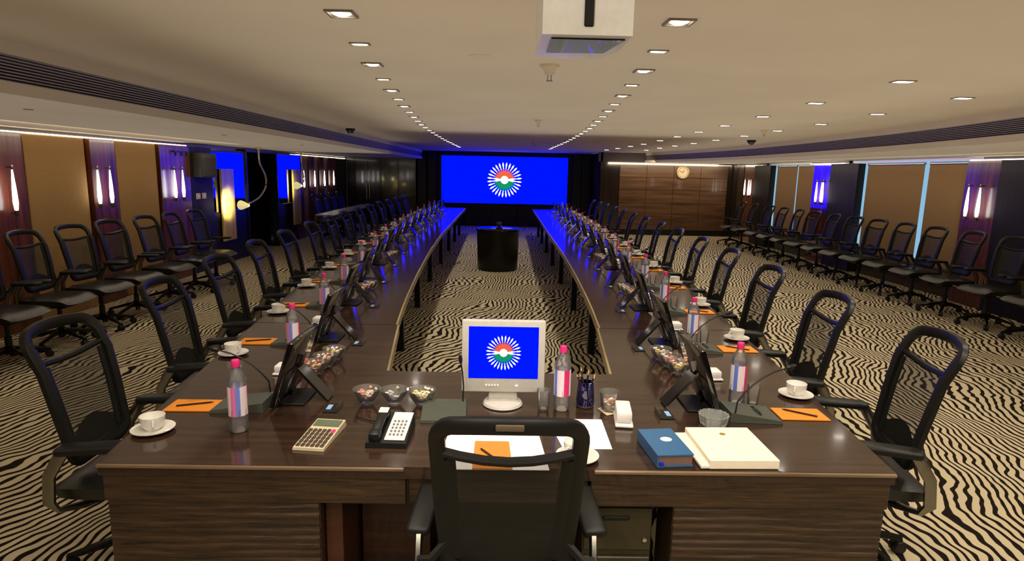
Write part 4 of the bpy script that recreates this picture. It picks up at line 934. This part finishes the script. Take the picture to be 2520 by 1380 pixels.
MB().rbox(-0.055, 0.005, 0.008, 0.20, 0.33, 0.014, 0.003, 1, M=Matrix.Rotation(0.05, 4, 'Z')).build('under_folder', mat('folder_cream', lin(245, 235, 215), 0.5), bd)
MB().lathe([(0.008, 0.0), (0.013, 0.0012), (0.008, 0.0018), (0.0001, 0.0005)], 18, c=(0.02, 0.09, 0.036)).build('seal', mat('gold_seal', lin(200, 180, 90), 0.3, metal=0.6), bd)

# ------------------------------------------------------------------ left wall fittings
def cone_lamp(pts, head, aim, lab):
    t = thing('picture_lamp', lab, 'lamp', pts[0], 0, 'gooseneck picture lamps'); o = Vector(pts[0])
    M_b = mat('lamp_brass', lin(205, 185, 120), 0.3, metal=0.5)
    P = [Vector(p) - o for p in pts]
    # smooth path
    S = []
    for i in range(len(P) - 1):
        p0, p1, p2, p3 = P[max(i - 1, 0)], P[i], P[i + 1], P[min(i + 2, len(P) - 1)]
        for k in range(6):
            u = k / 6; S.append(0.5 * ((2 * p1) + (p2 - p0) * u + (2 * p0 - 5 * p1 + 4 * p2 - p3) * u * u + (3 * p1 - p0 - 3 * p2 + p3) * u ** 3))
    S.append(P[-1])
    MB().tube(S, 0.016, n=8).build('gooseneck', M_b, t)
    MB().lathe([(0.06, 0), (0.06, -0.02), (0.02, -0.04)], 14).build('ceiling_rose', M_b, t)
    h = Vector(head) - o; a = Vector(aim).normalized(); q = a.to_track_quat('Z', 'Y').to_matrix().to_4x4()
    MB().lathe([(0.016, -0.10), (0.03, -0.08), (0.075, 0.06), (0.085, 0.10)], 18, cap=False, M=Matrix.Translation(h) @ q).build('lamp_shade', mat('lamp_shade_glow', lin(230, 215, 150), 0.4, emit=(1, 0.85, 0.4, 1), es=0.5), t)
    MB().lathe([(0.0001, 0.06), (0.045, 0.07), (0.06, 0.085)], 16, cap=False, M=Matrix.Translation(h) @ q).build('bulb', emit_mat('picture_bulb', (1, 0.85, 0.45, 1), 25), t)
    l = bpy.data.lights.new('lamp_beam', 'SPOT'); l.energy = 110; l.color = (1, 0.85, 0.42); l.spot_size = 1.5; l.spot_blend = 0.8; l.shadow_soft_size = 0.04
    lo = bpy.data.objects.new('lamp_beam', l); COL.objects.link(lo); lo.parent = t; lo.location = h + a * 0.12; lo.rotation_euler = (-a).to_track_quat('Z', 'Y').to_euler()
cone_lamp([(-4.60, 11.9, 2.13), (-4.60, 11.92, 1.85), (-4.58, 12.12, 1.6), (-4.6, 12.15, 1.38), (-4.58, 11.75, 1.2), (-4.56, 11.25, 1.12)], (-4.60, 11.15, 1.09), (-0.75, 0.35, 0.0), 'brass gooseneck lamp hanging before the nearer gilt panel, left of the black doorway')
cone_lamp([(-4.60, 14.35, 2.13), (-4.60, 14.4, 1.8), (-4.58, 14.45, 1.5), (-4.6, 14.3, 1.4), (-4.58, 14.2, 1.38)], (-4.60, 14.15, 1.37), (-0.6, 0.45, 0.0), 'brass gooseneck lamp hanging before the farther gilt panel, beyond the black doorway')
sp_ = thing('wall_speaker', 'dark grey box speaker high on the dark wall beside the blue mirror', 'speaker', (XL + 0.10, 10.60, 1.78))
MB().rbox(0, 0, 0, 0.14, 0.56, 0.40, 0.01, 2).build('cabinet', mat('speaker_grey', lin(58, 56, 50), 0.5), sp_)
MB().rbox(0.073, 0, 0, 0.008, 0.52, 0.36, 0.003, 1).build('front_grille', mat('speaker_cloth', lin(72, 70, 62), 0.8), sp_)
for k, (y, lab) in enumerate(((10.42, 'left one'), (10.62, 'right one'))):
    t = thing('wall_switch', f'small cream wall switch plate below the grey speaker, {lab}', 'switch', (XL + 0.04, y, 1.27), 0, 'switch plates')
    MB().rbox(0, 0, 0, 0.012, 0.14, 0.10, 0.003, 1).build('plate', M_cream, t)
    MB().rbox(0.008, 0, 0, 0.008, 0.04, 0.05, 0.002, 1).build('rocker', M_white, t)
hk = thing('wall_bracket', 'small black wall bracket above the rod lights on the left wall', 'bracket', (XL + 0.06, 9.9, 1.98))
MB().box(0, 0, 0, 0.03, 0.42, 0.02).build('rail', M_plastic, hk)
for y in (-0.17, 0.0, 0.17): MB().box(0.01, y, -0.035, 0.02, 0.02, 0.06).build('hook', M_plastic, hk)
# long side table far left
st = thing('side_table', 'long narrow pale-topped side table at the far left before the chairs', 'table', (-3.95, 16.0, 0))
MB().rbox(0, 0, 0.735, 0.42, 4.4, 0.03, 0.004, 1).build('tabletop', mat('side_table_top', lin(128, 118, 92), 0.35), st)
for y in (-2.0, 0, 2.0):
    for x in (-0.15, 0.15): MB().rbox(x, y, 0.36, 0.05, 0.05, 0.72, 0.004, 1).build('leg', M_black, st)
# clock on the brown wall
ck = thing('wall_clock', 'round cream wall clock high on the brown panelled wall', 'clock', (5.27, YBR - 0.03, 1.86))
RX = Matrix.Rotation(PI / 2, 4, 'X')
MB().lathe([(0.19, 0.0), (0.20, 0.02), (0.19, 0.04), (0.165, 0.045), (0.165, 0.02)], 32, M=RX, cap=False).build('rim', mat('clock_rim', lin(150, 125, 80), 0.35, metal=0.5), ck)
fc = MB().lathe([(0.168, 0.015), (0.168, 0.022)], 32, M=RX).build('face', M_cream, ck)
mk = MB()
for k in range(12):
    a = k * PI / 6; mk.box(0, 0, 0, 0.012, 0.003, 0.03, M=Matrix.Translation((0.135 * math.sin(a), -0.024, 0.135 * math.cos(a))) @ Matrix.Rotation(a, 4, 'Y'))
mk.build('hour_marks', M_pencil, ck)
MB().box(0, 0, 0.035, 0.014, 0.003, 0.08, M=Matrix.Translation((0, -0.026, 0)) @ Matrix.Rotation(0.5, 4, 'Y')).build('hour_hand', M_plastic, ck)
MB().box(0, 0, 0.05, 0.010, 0.003, 0.12, M=Matrix.Translation((0, -0.029, 0)) @ Matrix.Rotation(-1.2, 4, 'Y')).build('minute_hand', M_plastic, ck)
# remove the prototypes that served only as sources
def kill(o):
    for c in KIDS.get(o.name, []): kill(c)
    bpy.data.objects.remove(o)
for o in (saucer, cup, pad, pencil, bottle, tumbler, mic, monitor, hatch, wbox, trio): kill(o)
